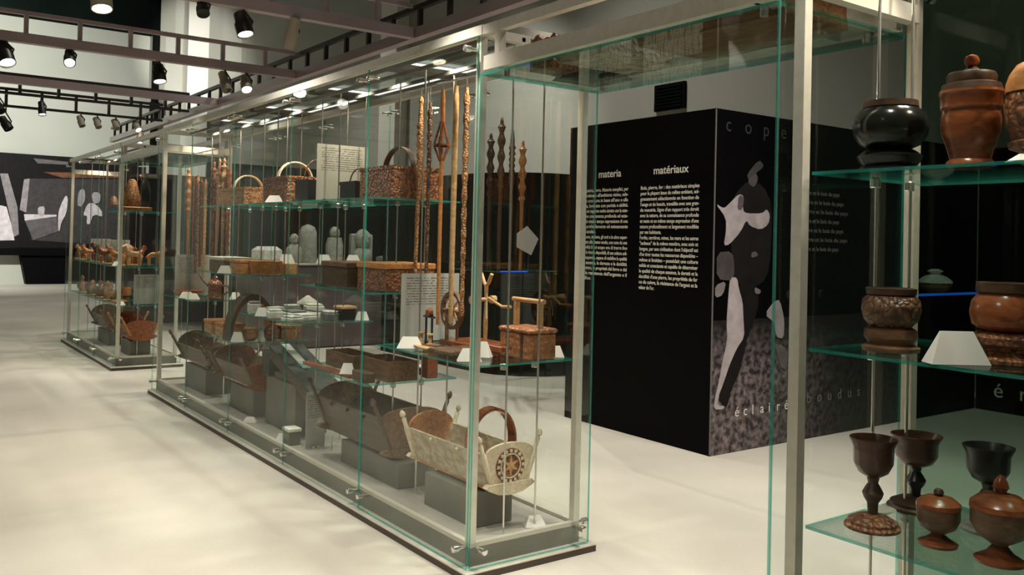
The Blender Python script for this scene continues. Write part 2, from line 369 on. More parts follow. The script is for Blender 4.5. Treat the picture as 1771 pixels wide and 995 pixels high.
# ------------------------------------------------------------------ overhead trusses and spotlights
def truss(y, x0, x1, label, thick=True, thin_top=True, zb=3.0):
    t = thing('overhead_truss', label, 'truss', (x1, y, zb), group='overhead lighting trusses')
    if thick: part('bottom_chord', G().box(x0, x1, y-.035, y+.035, zb-.03, zb+.045), M['truss'], t)
    else: part('bottom_chord', G().box(x0, x1, y-.015, y+.015, zb-.015, zb+.015), M['darktruss'], t)
    if thin_top:
        part('top_chord', G().box(x0, x1, y-.016, y+.016, zb+.19, zb+.222), M['darktruss'] if not thick else M['truss'], t)
        x = x1-.28
        base = bpy.data.meshes.new('strut')
        while x > x0:
            part('strut', G().box(x-.016, x+.016, y-.016, y+.016, zb+(.045 if thick else .015), zb+.19), M['darktruss'] if not thick else M['truss'], t)
            x -= .385
    return t
truss(2.25, -4.6, .93, 'mauve truss nearest the tall carved staffs, crossing the top edge')
truss(4.4, -4.6, .93, 'mauve ladder truss with thick lower chord and lit highlights')
truss(6.62, -4.6, .93, 'plain mauve beam hidden between two thin black ladder trusses', True, False)
truss(7.55, -4.6, .90, 'thin black ladder truss just behind the plain mauve beam', False)
truss(8.72, -4.6, .90, 'thin black ladder truss farthest from camera, holding small spots', False)
truss(.1, -4.6, .93, 'mauve truss over the corner of the long glass case', True, True)
truss(-2.05, -4.6, .93, 'mauve truss over the passage between glass cases', True, True)
lb = thing('long_beam', 'dark mauve beam running along above the glass case row', 'beam', (.98, -4, 3.0))
part('lower_rail', G().box(.935, 1.005, -4, 12, 2.97, 3.045), M['truss'], lb)
part('upper_rail', G().box(.95, .99, -4, 12, 3.18, 3.215), M['darktruss'], lb)
for k in range(40):
    yy = -3.8+k*.4
    part('strut', G().box(.954, .986, yy-.016, yy+.016, 3.045, 3.18), M['darktruss'], lb)

def spot(x, y, z, aim, label, mat='can', r=.055, ln=.17, lit=True, top=3.0, energy=0, angle=95, col=(1, .94, .84)):
    energy *= .42
    t = thing('spotlight', label, 'spotlight', (x, y, z), group='track spotlights')
    d = Vector(aim)-Vector((x, y, z)); q = d.to_track_quat('Z', 'Y').to_matrix().to_4x4(); T = Matrix.Translation((x, y, z)) @ q
    g = G().lathe([(r*.55, -ln*.55), (r*.8, -ln*.5), (r*.82, -ln*.15), (r, -ln*.05), (r, ln*.45), (r*.9, ln*.45), (r*.86, ln*.40)], 20); part('can', g.xf(T), M[mat], t, 35)
    g = G().lathe([(r*.84, ln*.385), (r*.84, ln*.40)], 20); part('lens', g.xf(T), M['lens'] if lit else M['can'], t, label='glowing lens' if lit else None)
    part('yoke', G().tube([(x, y, top), (x, y, (top+z)/2+.03), (x+r*1.1, y, z+.03), (x+r*.9, y, z)], .008, 6), M['can'], t)
    if energy:
        dn = d.normalized(); p = Vector((x, y, z))+dn*(ln*.5)
        light('spotlight_beam', 'SPOT', p, energy, col, .05, aim, angle, .75)
spot(-1.42, 4.4, 2.88, (-1.0, 3.2, 1), 'dark spotlight on mauve ladder truss, cut by the picture edge', r=.06, ln=.24, energy=30, angle=100)
spot(-.96, 4.4, 2.90, (-1.1, 3.4, 2.0), 'glaring bare spotlight under mauve ladder truss', r=.045, energy=50, angle=110)
spot(-.27, 4.4, 2.86, (-.1, 3.5, 0), 'dark spotlight under mauve truss in front of black pipe', r=.055, ln=.16, energy=130, angle=80)
spot(.29, 4.4, 2.86, (.5, 3.3, 1), 'tan cylinder spotlight near the long dark beam', 'palecan', .045, .2, False)
spot(.48, 4.4, 2.87, (.35, 2.9, .6), 'lit spotlight beside tan cylinder near long dark beam', 'palecan', .05, .16, energy=120, angle=90)
spot(-.31, 2.25, 2.87, (.1, 1.2, 0), 'large lit spotlight hanging above the front glass rail', 'can', .055, .16, energy=150, angle=100)
spot(-.57, 2.25, 2.93, (-.7, 1, 1), 'black ring spotlight unlit before the white pillar', 'can', .04, .1, False)
spot(-1.16, 2.25, 2.90, (-1.1, 1.4, 0), 'white cylinder spotlight at the top edge of the dark ceiling', 'palecan', .06, .18, energy=25, angle=110)
spot(.02, 2.25, 2.86, (-.25, 3.1, 0), 'pale beige cylinder downlight hung under mauve truss', 'palecan', .045, .22, energy=230, angle=85)
spot(-1.12, 7.55, 2.84, (-.6, 6.6, 1.5), 'dark green spotlight under thin black truss, upper of two', 'can', .05, .16, False)
spot(-1.05, 7.53, 2.66, (-.4, 7.0, 1.5), 'dark green spotlight hanging lowest of the black truss', 'can', .05, .16, False, 2.84)
spot(-.70, 7.55, 2.86, (-.5, 6.6, 0), 'small lit spotlight on thin black truss', 'can', .04, .16, energy=330, angle=85)
for i, (x, l) in enumerate(((-.09, 'first'), (.10, 'second'), (.32, 'third'), (.58, 'fourth'))):
    spot(x, 8.72, 2.89, (x+.4, 8.0-.2*i, 1.4), 'small pale spotlight, %s of four on the farthest black truss' % l, 'palecan', .04, .15, i == 3, energy=90 if i == 3 else 0)
spot(.62, 8.72, 2.75, (.36, 8.3, .8), 'downward spotlight over far glass case end', 'palecan', .04, .15, True, 2.99, 100, 80)
# lamps on the trusses over the viewer
for i, (x, y, e, a) in enumerate(((-1.3, .1, 225, 95), (-.25, .1, 150, 105), (.55, .1, 120, 95), (-1.6, -2.05, 110, 120), (-.1, -2.05, 110, 100), (.7, -2.05, 60, 100), (-2.9, 2.25, 20, 100))):
    spot(x, y, 2.86, (x*.8, y+.35, 0), 'downward spotlight on truss outside the picture top, number %s from left' % ('one two three four five six seven'.split()[i]), 'can', .055, .17, True, energy=e, angle=a)
# wall washers on the far side of the hall
light('wall_washer', 'SPOT', (-3.5, 15.5, 6.5), 6900, (.97, 1, .93), .2, (-1.2, 25, 3.9), 92, 1)
light('pillar_washer', 'SPOT', (5.6, 18.5, 5.0), 1700, (1, .98, .9), .1, (6.05, 24.5, 6.9), 34, .7)
light('panel_fill', 'SPOT', (.6, -.6, 5.5), 300, (1, .93, .82), .15, (3.6, .9, 1.0), 50, .8)  # this and the next four are added fill spots without fixtures
light('hall_fill', 'SPOT', (3.0, 5.0, 6.0), 500, (1, .95, .86), .2, (3.0, 6.2, 0), 90, .8)
light('staff_fill', 'SPOT', (2.2, 1.2, 5.5), 160, (1, .95, .88), .1, (3.2, 4.2, 1.6), 24, .7)
light('side_fill', 'SPOT', (2.6, -1.0, 6.5), 1050, (1, .95, .86), .2, (1.5, .2, 0), 62, .9)
light('right_fill', 'SPOT', (4.5, 9, 6.0), 420, (1, .97, .88), .2, (7.6, 10, 3.2), 80, .9)

# high downlights added on the unseen black ceiling to raise the ambient light
for i, (x, y, e, l) in enumerate(((-2.5, -3, 420, 'behind the viewer'), (3.2, -3.5, 500, 'over the passage side'), (1.2, 5, 380, 'over the aisle'), (4.6, 6.5, 700, 'over the curved screen'), (-2.0, 14, 350, 'over the hall end'), (4.5, 15, 700, 'near the white pillar'))):
    spot(x, y, 8.6, (x, y, 0), 'added black ceiling downlight '+l, 'can', .12, .35, True, CZ, e/.42, 105, (1, .95, .86))
# ------------------------------------------------------------------ glass cases
W = .712
def clampset(sh, xs, ys, z):
    for x in xs:
        for y in ys:
            part('clamp', G().lathe([(.013, -.03), (.016, -.027), (.016, -.003), (.013, 0)], 12, (x, y, z)), M['rod'], sh, 40)
def case(label, y0, n, mod, shelves, rods, endlow=True):
    L = n*mod; y1 = y0+L; e = .033
    t = thing('display_case', label, 'display case', (W/2, (y0+y1)/2, 0), group='glass display cases')
    part('base_plate', G().bev(-e, W+e, y0-e, y1+e, .030, .04, .002), M['steel'], t); part('shaded_base_edge', G().box(-e+.002, W+e-.002, y0-e+.002, y1+e-.002, 0, .030), M['shaded_edge'], t)
    i = .03
    part('skirt', G().box(i, W-i, y0+i, y1-i, .04, .125), M['skirt'], t)
    part('deck', G().box(i+.03, W-i-.03, y0+i+.03, y1-i-.03, .1, .128), M['deck'], t)
    r = G(); r.box(i, i+.028, y0+i, y1-i, .125, .145).box(W-i-.028, W-i, y0+i, y1-i, .125, .145).box(i+.028, W-i-.028, y0+i, y0+i+.028, .125, .145).box(i+.028, W-i-.028, y1-i-.028, y1-i, .125, .145)
    part('deck_rim', r, M['rim'], t)
    for x in (.045, W-.045):
        for y in (y0+.05, y1-.05):
            part('post', G().box(x-.018, x+.018, y-.018, y+.018, .145, 2.46), M['steel'], t)
    for x in (.028, W-.028):
        tr = part('top_rail', G().box(x-.022, x+.022, y0, y1, 2.46, 2.505), M['steel'], t)
    for y in (y0+.05, y1-.05):
        part('end_rail', G().box(.05, W-.05, y-.02, y+.02, 2.30, 2.36), M['steel'], t)
        part('end_rail', G().box(.05, W-.05, y-.02, y+.02, 2.462, 2.503), M['steel'], t)
    for k in range(n):
        a, b = y0+k*mod, y0+(k+1)*mod
        for x in (-.010, W):
            p = part('glass_pane', G().pane(x, x+.010, a+.003, b-.003, .045, 2.45), [M['tinted'], M['edge']] if (n == 2 and x > 0) else GL if k == 0 and x < 0 and n != 3 else [M['glass'], M['seam']], t)
            for yb in (a+.06, b-.06):
                for z in (.125, 2.40):
                    s_ = 1 if x < 0 else -1
                    gg = G().lathe([(.013, -.03), (.016, -.028), (.016, .0), (.009, .002), (.009, .04)], 12)
                    gg.xf(Matrix.Translation((x+.006-.012*s_+.0, yb, z)) @ Matrix.Rotation(s_*PI/2, 4, 'Y'))
                    part('standoff_bolt', gg, M['rod'], p, 40)
    for y in (y0-.012, y1):
        p = part('glass_pane', G().pane(.002, W-.002, y, y+.012, .045, 2.28), GL, t)
        s_ = 1 if y < y0 else -1
        for x in (.06, W-.06):
            gg = G().lathe([(.013, -.03), (.016, -.028), (.016, .0), (.009, .002), (.009, .04)], 12)
            gg.xf(Matrix.Translation((x, y+.006-.012*s_, .125)) @ Matrix.Rotation(-s_*PI/2, 4, 'X'))
            part('standoff_bolt', gg, M['rod'], p, 40)
    for y in rods:
        for x in (.27, .46):
            part('hanging_rod', G().lathe([(.005, .128), (.005, 2.47)], 8, (x, y, 0)), M['rod'], t, 40)
    for x in (.27, .46):
        part('ceiling_bar', G().box(x-.01, x+.01, y0+.03, y1-.03, 2.47, 2.49), M['skirt'], t)
    for a, b, z in shelves:
        sh = part('glass_shelf', G().pane(.05, .66, a, b, z-.010, z), SG, t)
        clampset(sh, (.27, .46), (a+.07, b-.07), z-.010)
    return t
MOD = 1.075; LA = 5*MOD
mods = [(k*MOD+.065, (k+1)*MOD-.075) for k in range(5)]
shA = [(*mods[0], .945), (*mods[1], .70), (*mods[1], 1.215), (*mods[1], 1.755), (*mods[2], .945), (*mods[2], 1.755),
       (*mods[3], .70), (*mods[3], 1.215), (*mods[3], 1.755), (*mods[4], .945)]
rodsA = [.105] + [v for k in (1, 2, 3) for v in (mods[k][0]+.07, mods[k][1]-.07)] + [mods[0][1]-.07, mods[4][0]+.07, mods[4][1]-.07]
CA = case('long glass display case in the middle holding cradles, baskets and carved staffs', 0, 5, MOD, shA, rodsA)
YB = 6.977
modB = 2.98/3
shB = [(YB+k*modB+.06, YB+(k+1)*modB-.06, z) for k in range(3) for z in (.70, 1.13)] + [(YB+.06, YB+modB-.06, 1.76)]
CB = case('far glass display case holding carved wooden animals, next to the mural', YB, 3, modB, shB, [YB+.13, YB+modB-.13, YB+modB+.13, YB+2*modB-.13, YB+2*modB+.13, YB+3*modB-.13])
YC = -1.613
shC = [(YC-1.02, YC-.085, z) for z in (.705, 1.23, 1.755)]
CC = case('near glass display case at picture edge holding turned jars and goblets', YC-2.15, 2, 1.075, shC, [YC-.16, YC-.95])

def bridge(y0, y1, label):
    t = thing('bridge_frame', label, 'bridge', (W/2, (y0+y1)/2, 2.27), group='overhead frames joining the cases')
    a, b = y0+.014, y1-.014
    part('glass_shelf', G().pane(.0, W, a, b, 2.268, 2.280), SG, t)
    for x in (.03, W-.03):
        part('lower_beam', G().box(x-.02, x+.02, a, b, 2.295, 2.36), M['steel'], t)
        part('upper_rail', G().box(x-.02, x+.02, a-.013, b+.013, 2.46, 2.503), M['steel'], t)
        for y in (a+.1, b-.1):
            part('stub_post', G().box(x-.018, x+.018, y-.018, y+.018, 2.36, 2.46), M['steel'], t)
            part('glass_button', G().lathe([(.014, 2.262), (.014, 2.295)], 12, (x+(.04 if x < .3 else -.04), y, 0)), M['rod'], t, 40)
            part('button_arm', G().box(min(x, x+(.04 if x < .3 else -.04))-.006, max(x, x+(.04 if x < .3 else -.04))+.006, y-.008, y+.008, 2.295, 2.305), M['rod'], t)
    for y in (a+.1, b-.1):
        part('cross_bar', G().box(.05, W-.05, y-.018, y+.018, 2.30, 2.36), M['steel'], t)
    return t
bridge(YC, 0, 'steel and glass overhead frame linking near and middle cases, carrying carved boards')
bridge(LA, YB, 'steel and glass overhead frame between middle and far cases, carrying dark pieces')

# glass-topped frames lying on the middle case
def casebeam(y, ln, e):
    for q in (-.25, .25):
        light('case_fill', 'SPOT', (.42, y+q*ln, 2.53), e*1.1, (1, .86, .64), .025, None, 140, .5)  # added spots that brighten the dark case interiors
casebeam(4.95, .6, 14); casebeam(YB+.5, .8, 14); casebeam(YB+1.5, .8, 14); casebeam(YB+2.5, .8, 14); casebeam(YC-.55, .8, 16)
for (a, b, l) in ((.12, 1.18, 'nearest the corner with the staffs'), (1.29, 2.31, 'second from the near corner'), (2.42, 3.47, 'third from the near corner'), (3.58, 4.55, 'fourth from the near corner')):
    t = thing('top_frame', 'shallow dark frame with glass lid on middle case, '+l, 'frame', (.45, (a+b)/2, 2.507), group='frames on top of the middle case')
    part('side_bar', G().box(.22, .235, a, b, 2.507, 2.565), M['skirt'], t); part('side_bar', G().box(.69, .705, a, b, 2.507, 2.565), M['skirt'], t)
    part('end_bar', G().box(.235, .69, a, a+.015, 2.507, 2.565), M['skirt'], t); part('end_bar', G().box(.235, .69, b-.015, b, 2.507, 2.565), M['skirt'], t)
    part('glow_lip', G().box(.24, .685, b-.019, b-.0155, 2.536, 2.549), M['strip'], t, label='glowing white strip'); part('glow_lip', G().box(.686, .6895, a+.02, b-.02, 2.536, 2.549), M['strip'], t, label='glowing white strip')  # lips made to glow, standing in for light leaking along the frame
    part('lid', G().pane(.235, .69, a+.015, b-.015, 2.55, 2.556), SG, t)
    casebeam((a+b)/2, b-a-.1, 20)

# ------------------------------------------------------------------ black text kiosk and screens
KX, KY, KH = 2.766, .994, 2.526
k = thing('text_kiosk', 'tall black kiosk with white printed columns and a photo side', 'kiosk', (4.6, 1.8, 0))
part('body', G().box(KX, 6.6, KY, 2.62, 0, KH), M['black'], k)
part('corner_strip', G().box(KX-.004, KX+.004, KY-.004, KY+.004, .01, KH-.005), M['faint'], k)
part('grass_print', G().box(KX+.002, 5.25, KY-.003, KY-.0005, .002, .98), M['grass'], k)
MAN = [('torso', .014, [(2.93, 1.83), (3.03, 1.95), (3.14, 2.02), (3.30, 2.0), (3.42, 1.86), (3.42, 1.5), (3.38, 1.28), (3.2, 1.2), (3.0, 1.26), (2.95, 1.5)]), ('face', .10, [(3.13, 2.05), (3.22, 2.09), (3.25, 2.03), (3.20, 1.97), (3.14, 1.99)]), ('forearms', .5, [(2.77, 1.833), (2.862, 1.797), (2.922, 1.834), (3.025, 1.914), (3.089, 1.9), (3.074, 1.793), (3.12, 1.772), (3.303, 1.778), (3.358, 1.816), (3.398, 1.77), (3.381, 1.697), (3.288, 1.653), (3.159, 1.679), (3.121, 1.725), (3.052, 1.629), (2.931, 1.534), (2.87, 1.527), (2.893, 1.625), (2.89, 1.729)]), ('sleeve', .13, [(3.026, 1.908), (3.089, 1.894), (3.074, 1.799), (3.011, 1.791)]), ('hat', .07, [(3.12, 2.066), (3.254, 2.187), (3.32, 2.138), (3.202, 2.071), (3.13, 2.025)]), ('bag', .09, [(2.795, 1.475), (2.967, 1.488), (2.998, 1.349), (2.974, 1.268), (2.8, 1.281)]), ('knee', .25, [(2.785, 1.235), (2.904, 1.269), (2.873, 1.166), (2.788, 1.144)]), ('cuff', .12, [(3.183, 1.479), (3.238, 1.491), (3.266, 1.456), (3.184, 1.437)]), ('trouser_leg', .55, [(2.949, 1.294), (3.023, 1.294), (3.046, 1.211), (3.092, 1.113), (3.106, .974), (3.121, .848), (3.038, .77), (2.958, .651), (2.9, .532), (2.842, .428), (2.834, .361), (2.916, .354), (2.896, .329), (2.794, .338), (2.812, .431), (2.849, .536), (2.885, .682), (2.932, .83), (2.918, .953), (2.933, 1.157)]), ('leg_shadow', .012, [(3.046, 1.25), (3.2, 1.3), (3.3, 1.1), (3.16, .86), (3.114, .71), (3.065, .575), (2.985, .471), (2.937, .338), (2.895, .356), (2.842, .415), (2.9, .532), (2.958, .651), (3.038, .77), (3.121, .848), (3.106, .974), (3.092, 1.113)]), ('second_leg', .36, [(3.466, 1.105), (3.534, 1.118), (3.596, .958), (3.589, .813), (3.497, .832), (3.47, .947), (3.356, 1.008)]), ('sack', .15, [(3.475, .79), (3.638, .739), (3.643, .564), (3.55, .599)]), ('boot', .25, [(3.228, 1.222), (3.306, 1.193), (3.285, 1.165), (3.23, 1.173)])]
for i, (nm, cv, poly) in enumerate(MAN):
    part(nm, G().prism(rounded(poly, 1), KY-.0045-.0004*i, KY-.003, 'y'), printmat(cv), k)
TXT = []
def text(body, size, mat, loc, face, parent, width=None, align='LEFT', bold=0, spacing=1.0):
    c = bpy.data.curves.new('lettering', 'FONT'); c.body = body; c.size = size; c.extrude = .0006; c.align_x = align
    c.offset = bold; c.space_character = spacing
    o = bpy.data.objects.new('lettering', c); COL.objects.link(o); c.materials.append(mat)
    # face 'x': reads on a plane facing -x ; 'y': on a plane facing -y
    o.rotation_euler = (PI/2, 0, -PI/2) if face == 'x' else (PI/2, 0, 0)
    o.parent = parent; o.location = Vector(loc)-ORG[parent]
    if width: TXT.append((o, width))
    return o
def letters(body, size, mat, loc, face, parent, step):
    for i, ch in enumerate(body):
        text(ch, size, mat, (loc[0], loc[1]-i*step, loc[2]) if face == 'x' else (loc[0]+i*step, loc[1], loc[2]), face, parent)['letter'] = 1
FR = ["Bois, pierre, fer : des matériaux simples", "pour la plupart issus du milieu ambiant, soi-", "gneusement sélectionnés en fonction de", "l'usage et du besoin, travaillés avec une gran-", "de maestria. Signe d'un rapport très étroit", "avec la nature, de sa connaissance profonde", "et vaste et en même temps expression d'une", "nature profondément et largement modifiée", "par ses habitants.", "Forêts, carrières, mines, les murs et les autres", "\"cadeaux\" de la même manière, avec soin et", "longue, par une civilisation dont l'objectif est", "d'en tirer toutes les ressources disponibles –", "même si limitées – possédait une culture", "solide et consciente et capable de déterminer", "la qualité de chaque essence, la dureté et la", "ductilité d'une pierre, les propriétés du fer", "ou du cuivre, la résistance de l'argent et la", "valeur de l'or."]
IT = ["Legno, pietra, ferro. Materie semplici, per", "lo più prelevate all'ambiente vicino, sele-", "zionate con cura in base all'uso e alla", "bellezza, lavorate con perizia e abilità.", "Segno di un rapporto molto stretto con la natu-", "ra, di una conoscenza profonda ed este-", "sa e nello stesso tempo espressione di una", "natura profondamente ed estesamente", "modificata dai suoi abitanti.", "Boschi, cave, miniere, gli orti e le altre super-", "fici trattate allo stesso modo, con cura da una", "lunga civiltà il cui scopo era di trarre fino", "in fondo le risorse disponibili, di una cultura soli-", "da e consapevole, capace di stabilire la qualità", "di ogni essenza, la durezza e la duttilità", "di una pietra, le proprietà del ferro o del", "rame, la resistenza dell'argento e il", "valore dell'oro."]
for col, (ya, yb, z0, dz) in ((FR, (1.745, 1.14, 1.955, .0437)), (IT, (2.50, 1.885, 1.955, .0437))):
    for i, ln in enumerate(col):
        full = ya-yb
        fr = 1 if i not in (8, 18, 17) or (col is FR and i == 17) else {8: .38, 18: .28, 17: .3}[i]
        text(ln, .040, M['letter'], (KX-.002, ya, z0-i*dz), 'x', k, full*fr, bold=.0006)
text('matériaux', .088, M['letter'], (KX-.002, 1.61, 2.072), 'x', k, .36, bold=.0012)
text('materia', .088, M['letter'], (KX-.002, 2.245, 2.072), 'x', k, .27, bold=.0012)
letters('coper', .15, M['faint2'], (2.87, KY-.002, 2.37), 'y', k, .215)
letters('er', .13, M['faint2'], (3.62, KY-.002, 1.13), 'y', k, .42)
letters('éclairé', .105, M['letter'], (3.03, KY-.005, .262), 'y', k, .098)
letters('boudus', .12, M['faint'], (3.9, KY-.005, .285), 'y', k, .14)
for i in range(7):
    text('la pierre et le bois du pays', .05, M['faint'], (3.75, KY-.002, 1.95-.075*i), 'y', k, .55+.06*(i % 3))
s = thing('side_screen', 'black screen with faint white lettering behind the near glass case', 'screen', (6.9, -.9, 0))
part('panel', G().box(6.6, 7.3, -2.6, .98, 0, KH), M['black'], s)
letters('éri', .2, M['letter'], (6.598, .82, .14), 'x', s, .23)
# curved black screen behind the middle case
pts = [(4.45, 4.40), (4.05, 4.46), (3.78, 4.62), (3.60, 4.86), (3.52, 5.15), (3.48, 5.6), (3.46, 7.3)]
inn = [(x+.12, y+.12) for x, y in pts]
g = G(); g.prism(pts+inn[::-1], 0, 2.3, 'z')
single('curved_screen', g, M['black'], 'curved black partition behind the middle case, with slim glass shelf', 'partition', (0, 0, 0))
sd = thing('stone_plinth', 'mauve grey plinth behind middle case carrying stone carvings', 'plinth', (3.3, 8.3, 0))
part('body', G().box(2.0, 4.6, 7.85, 8.9, .02, 1.13), M['purple'], sd); part('toe_kick', G().box(2.05, 4.55, 7.9, 8.85, 0, .02), M['black'], sd); part('top_slab', G().box(1.98, 4.62, 7.83, 8.92, 1.13, 1.15), M['rim'], sd)
single('back_screen', G().box(2.0, 6.2, 10.2, 10.35, 0, 2.62), M['black'], 'wide black screen behind the stone carvings', 'screen')
single('photo_screen', G().box(1.2, 3.4, 12.0, 12.1, 0, 2.5), printmat(.05), 'dim mauve printed screen seen through the middle case', 'screen')

# added wall shelf; its glowing strip stands in for a blue window reflection
b = thing('blue_shelf', 'added glass wall shelf with painted blue reflection on kiosk side', 'shelf', (5.6, .9, 1.16))
part('shelf', G().box(4.75, 6.55, KY-.2, KY, 1.135, 1.145), M['shelf'], b); part('blue_glint', G().box(4.75, 6.55, KY-.206, KY-.2005, 1.128, 1.15), M['blueglint'], b, label='glowing blue strip, a painted reflection')
bw = thing('lidded_bowl', 'small pale lidded bowl on the added glass shelf', 'bowl', (5.62, .88, 1.146))
lpart('body', G().lathe([(.05, 0), (.08, .01), (.13, .05), (.14, .08), (.12, .1)], 24), M['brown'], bw, 30)
lpart('lid', G().lathe([(.145, .09), (.14, .11), (.09, .15), (.04, .165), (.05, .185), (.07, .195), (.03, .215)], 24), M['paleblk'], bw, 30)

# ------------------------------------------------------------------ object builders
def hash01(i): return (math.sin(i*12.9898)*43758.5453) % 1
def cradle(label, cx, y0, y1, zb, wt, wb, h, he, mat, matin, matend, posts=.1, matfar=None, hoop=None, rosette=False, pegs=0, rock=True, knobmat=None, head=0):
    """open trapezoid cradle; y0 is the end nearest the viewer"""
    t = thing('cradle', label, 'cradle', (cx, (y0+y1)/2, zb), group='wooden cradles')
    th = .016; zt = zb+.03
    for s_ in (-1, 1):
        xt, xb = s_*wt/2, s_*wb/2
        g = G(); prof = [(cx+xb, zt), (cx+xt, zt+h), (cx+xt-s_*th, zt+h), (cx+xb-s_*th, zt)]
        sd_ = part('side_board', g.prism(prof, y0+.01, y1-.01, 'y'), [mat], t)
        for q in range(pegs):
            yy = y0+(y1-y0)*(q+1)/(pegs+1)
            part('peg', G().ball((cx+xt*.97+s_*.006, yy, zt+h*.9), .011, 8, 5), knobmat or M['white'], sd_, 60)
    part('bottom_board', G().box(cx-wb/2, cx+wb/2, y0+.01, y1-.01, zt-.012, zt+.004), matin, t)
    for y, extra in ((y0, 0), (y1-th, head)):
        n = 10; top = [(wt/2*.98*math.cos(PI*i/n), h+(he+extra)*math.sin(PI*i/n)) for i in range(n+1)]
        poly = [(cx-wb/2, zt-.01), (cx+wb/2, zt-.01)]+[(cx+a, zt+b_) for a, b_ in top]
        part('end_board', G().prism(poly, y, y+th, 'y'), (matfar or matend) if y > y0+.1 else matend, t)
        if rock:
            rk = [(cx-wt*.46, zb+.035), (cx-wt*.5, zb+.045), (cx-wt*.45, zb+.06), (cx+wt*.45, zb+.06), (cx+wt*.5, zb+.045), (cx+wt*.46, zb+.035), (cx+wt*.25, zb+.008), (cx, zb), (cx-wt*.25, zb+.008)]
            part('rocker', G().prism(rk, y-.012, y+th+.012-.004, 'y'), matend, t)
        for s_ in (-1, 1):
            if posts:
                p0 = Vector((cx+s_*wb/2, y+th/2, zt)); p1 = Vector((cx+s_*(wt/2+.01), y+th/2, zt+h)); d = (p1-p0).normalized(); p2 = p1+d*posts
                part('corner_post', G().tube([p0, p1, p1+d*.01, p1+d*posts*.55, p1+d*posts*.6, p1+d*posts*.66, p1+d*posts*.7, p1+d*posts*.86, p2],
                     [.013, .015, .011, .013, .008, .008, .015, .016, .006], 10), knobmat or mat, t, 50)
    if hoop:
        r_, yy, zz = hoop
        prof = []; n = 18
        g = G()
        V = []; F = []
        for i in range(n+1):
            a = -.25+ (PI+.5)*i/n
            for (rr, dy) in ((r_, 0), (r_, .06), (r_-.012, .06), (r_-.012, 0)):
                V.append((cx+rr*math.cos(a), yy+dy, zz+rr*1.22*math.sin(a)))
        for i in range(n):
            for q in range(4): F.append((i*4+q, i*4+(q+1) % 4, i*4+4+(q+1) % 4, i*4+4+q))
        F += [(3, 2, 1, 0), tuple(n*4+q for q in range(4))]
        part('bentwood_hoop', g.add(V, F), M['red'], t, 50, 'bent reddish wood hoop')
    if rosette:
        zc = zt+h*.55+.015; R_ = .085
        ro = part('rosette', G().prism([(cx+R_*math.cos(2*PI*i/32), zc+R_*math.sin(2*PI*i/32)) for i in range(32)], y0-.004, y0, 'y'), M['redc'], t, None, 'dark carved star rosette')
        ring = []
        g = G(); n = 32; V = []; F = []
        for i in range(n):
            a = 2*PI*i/n
            for rr, yy in ((R_*.72, y0-.004), (R_*.72, y0-.007), (R_*.64, y0-.007), (R_*.64, y0-.004)): V.append((cx+rr*math.cos(a), yy, zc+rr*math.sin(a)))
        for i in range(n):
            for q in range(4): F.append((i*4+q, i*4+(q+1) % 4, ((i+1) % n)*4+(q+1) % 4, ((i+1) % n)*4+q))
        part('rosette_ring', g.add(V, F), M['pale'], ro)
        for i in range(16):
            a = 2*PI*i/16
            part('rosette_bead', G().cbox((cx+R_*.86*math.cos(a), y0-.006, zc+R_*.86*math.sin(a)), (.014, .005, .014)), M['pale'], ro)
        star = [(cx+(R_*.58 if i % 2 == 0 else R_*.22)*math.cos(2*PI*i/12+PI/2), zc+(R_*.58 if i % 2 == 0 else R_*.22)*math.sin(2*PI*i/12+PI/2)) for i in range(12)]
        part('star', G().prism(star, y0-.007, y0-.004, 'y'), M['tan'], ro)
        g = G()
        for i in range(4):
            yy = y0+.12+i*(y1-y0-.24)/3
        # painted ovals on the visible side board
        for i in range(4):
            yy = y0+.14+i*(y1-y0-.28)/3; n = 14; V = []
            for j in range(n):
                a = 2*PI*j/n; f_ = .5+.28*math.sin(a)
                V.append((cx-(wb/2+(wt-wb)/2*f_)-.002, yy+.07*math.cos(a), zt+h*f_))
            V2 = [(x+.0015, y_, z_) for x, y_, z_ in V]
            F = [tuple(range(n)), tuple(range(2*n-1, n-1, -1))]+[(j, (j+1) % n, n+(j+1) % n, n+j) for j in range(n)]
            part('painted_oval', G().add(V+V2, F), M['palec'], t)
    return t
def stand_block(label, x0, x1, y0, y1, z1, z0=.129):
    return single('stand_block', G().bev(x0-(x0+x1)/2, (x1-x0)/2, y0-(y0+y1)/2, (y1-y0)/2, 0, z1-z0, .003), M['block'], label, 'block', ((x0+x1)/2, (y0+y1)/2, z0), group='grey blocks under the cradles')
def card(label, x, y, z, wd=.10, h=.05, rz=.55):
    """folded white label: a tent with slanting ends"""
    g = G(); a, b_ = wd/2, wd*.28
    V = [(-a, -.03, 0), (a, -.03, 0), (a, .03, 0), (-a, .03, 0), (-b_, -.003, h), (b_, -.003, h), (b_, .003, h), (-b_, .003, h)]
    g.add(V, [(0, 3, 2, 1), (4, 5, 6, 7), (0, 1, 5, 4), (2, 3, 7, 6), (1, 2, 6, 5), (3, 0, 4, 7)])
    return single('label_card', g, M['white'], label, 'label', (x, y, z+.001), -rz, 'white folded label cards')
def board(label, x0, x1, y, z0, z1):
    t = thing('text_board', label, 'text board', ((x0+x1)/2, y, z0), group='grey printed text boards')
    part('sheet', G().box(x0, x1, y-.004, y+.004, z0+.004, z1), M['textpanel'], t)
    for x in (x0+.05, x1-.05): part('foot', G().box(x-.01, x+.01, y-.02, y+.02, z0+.0005, z0+.02), M['rod'], t)
    return t
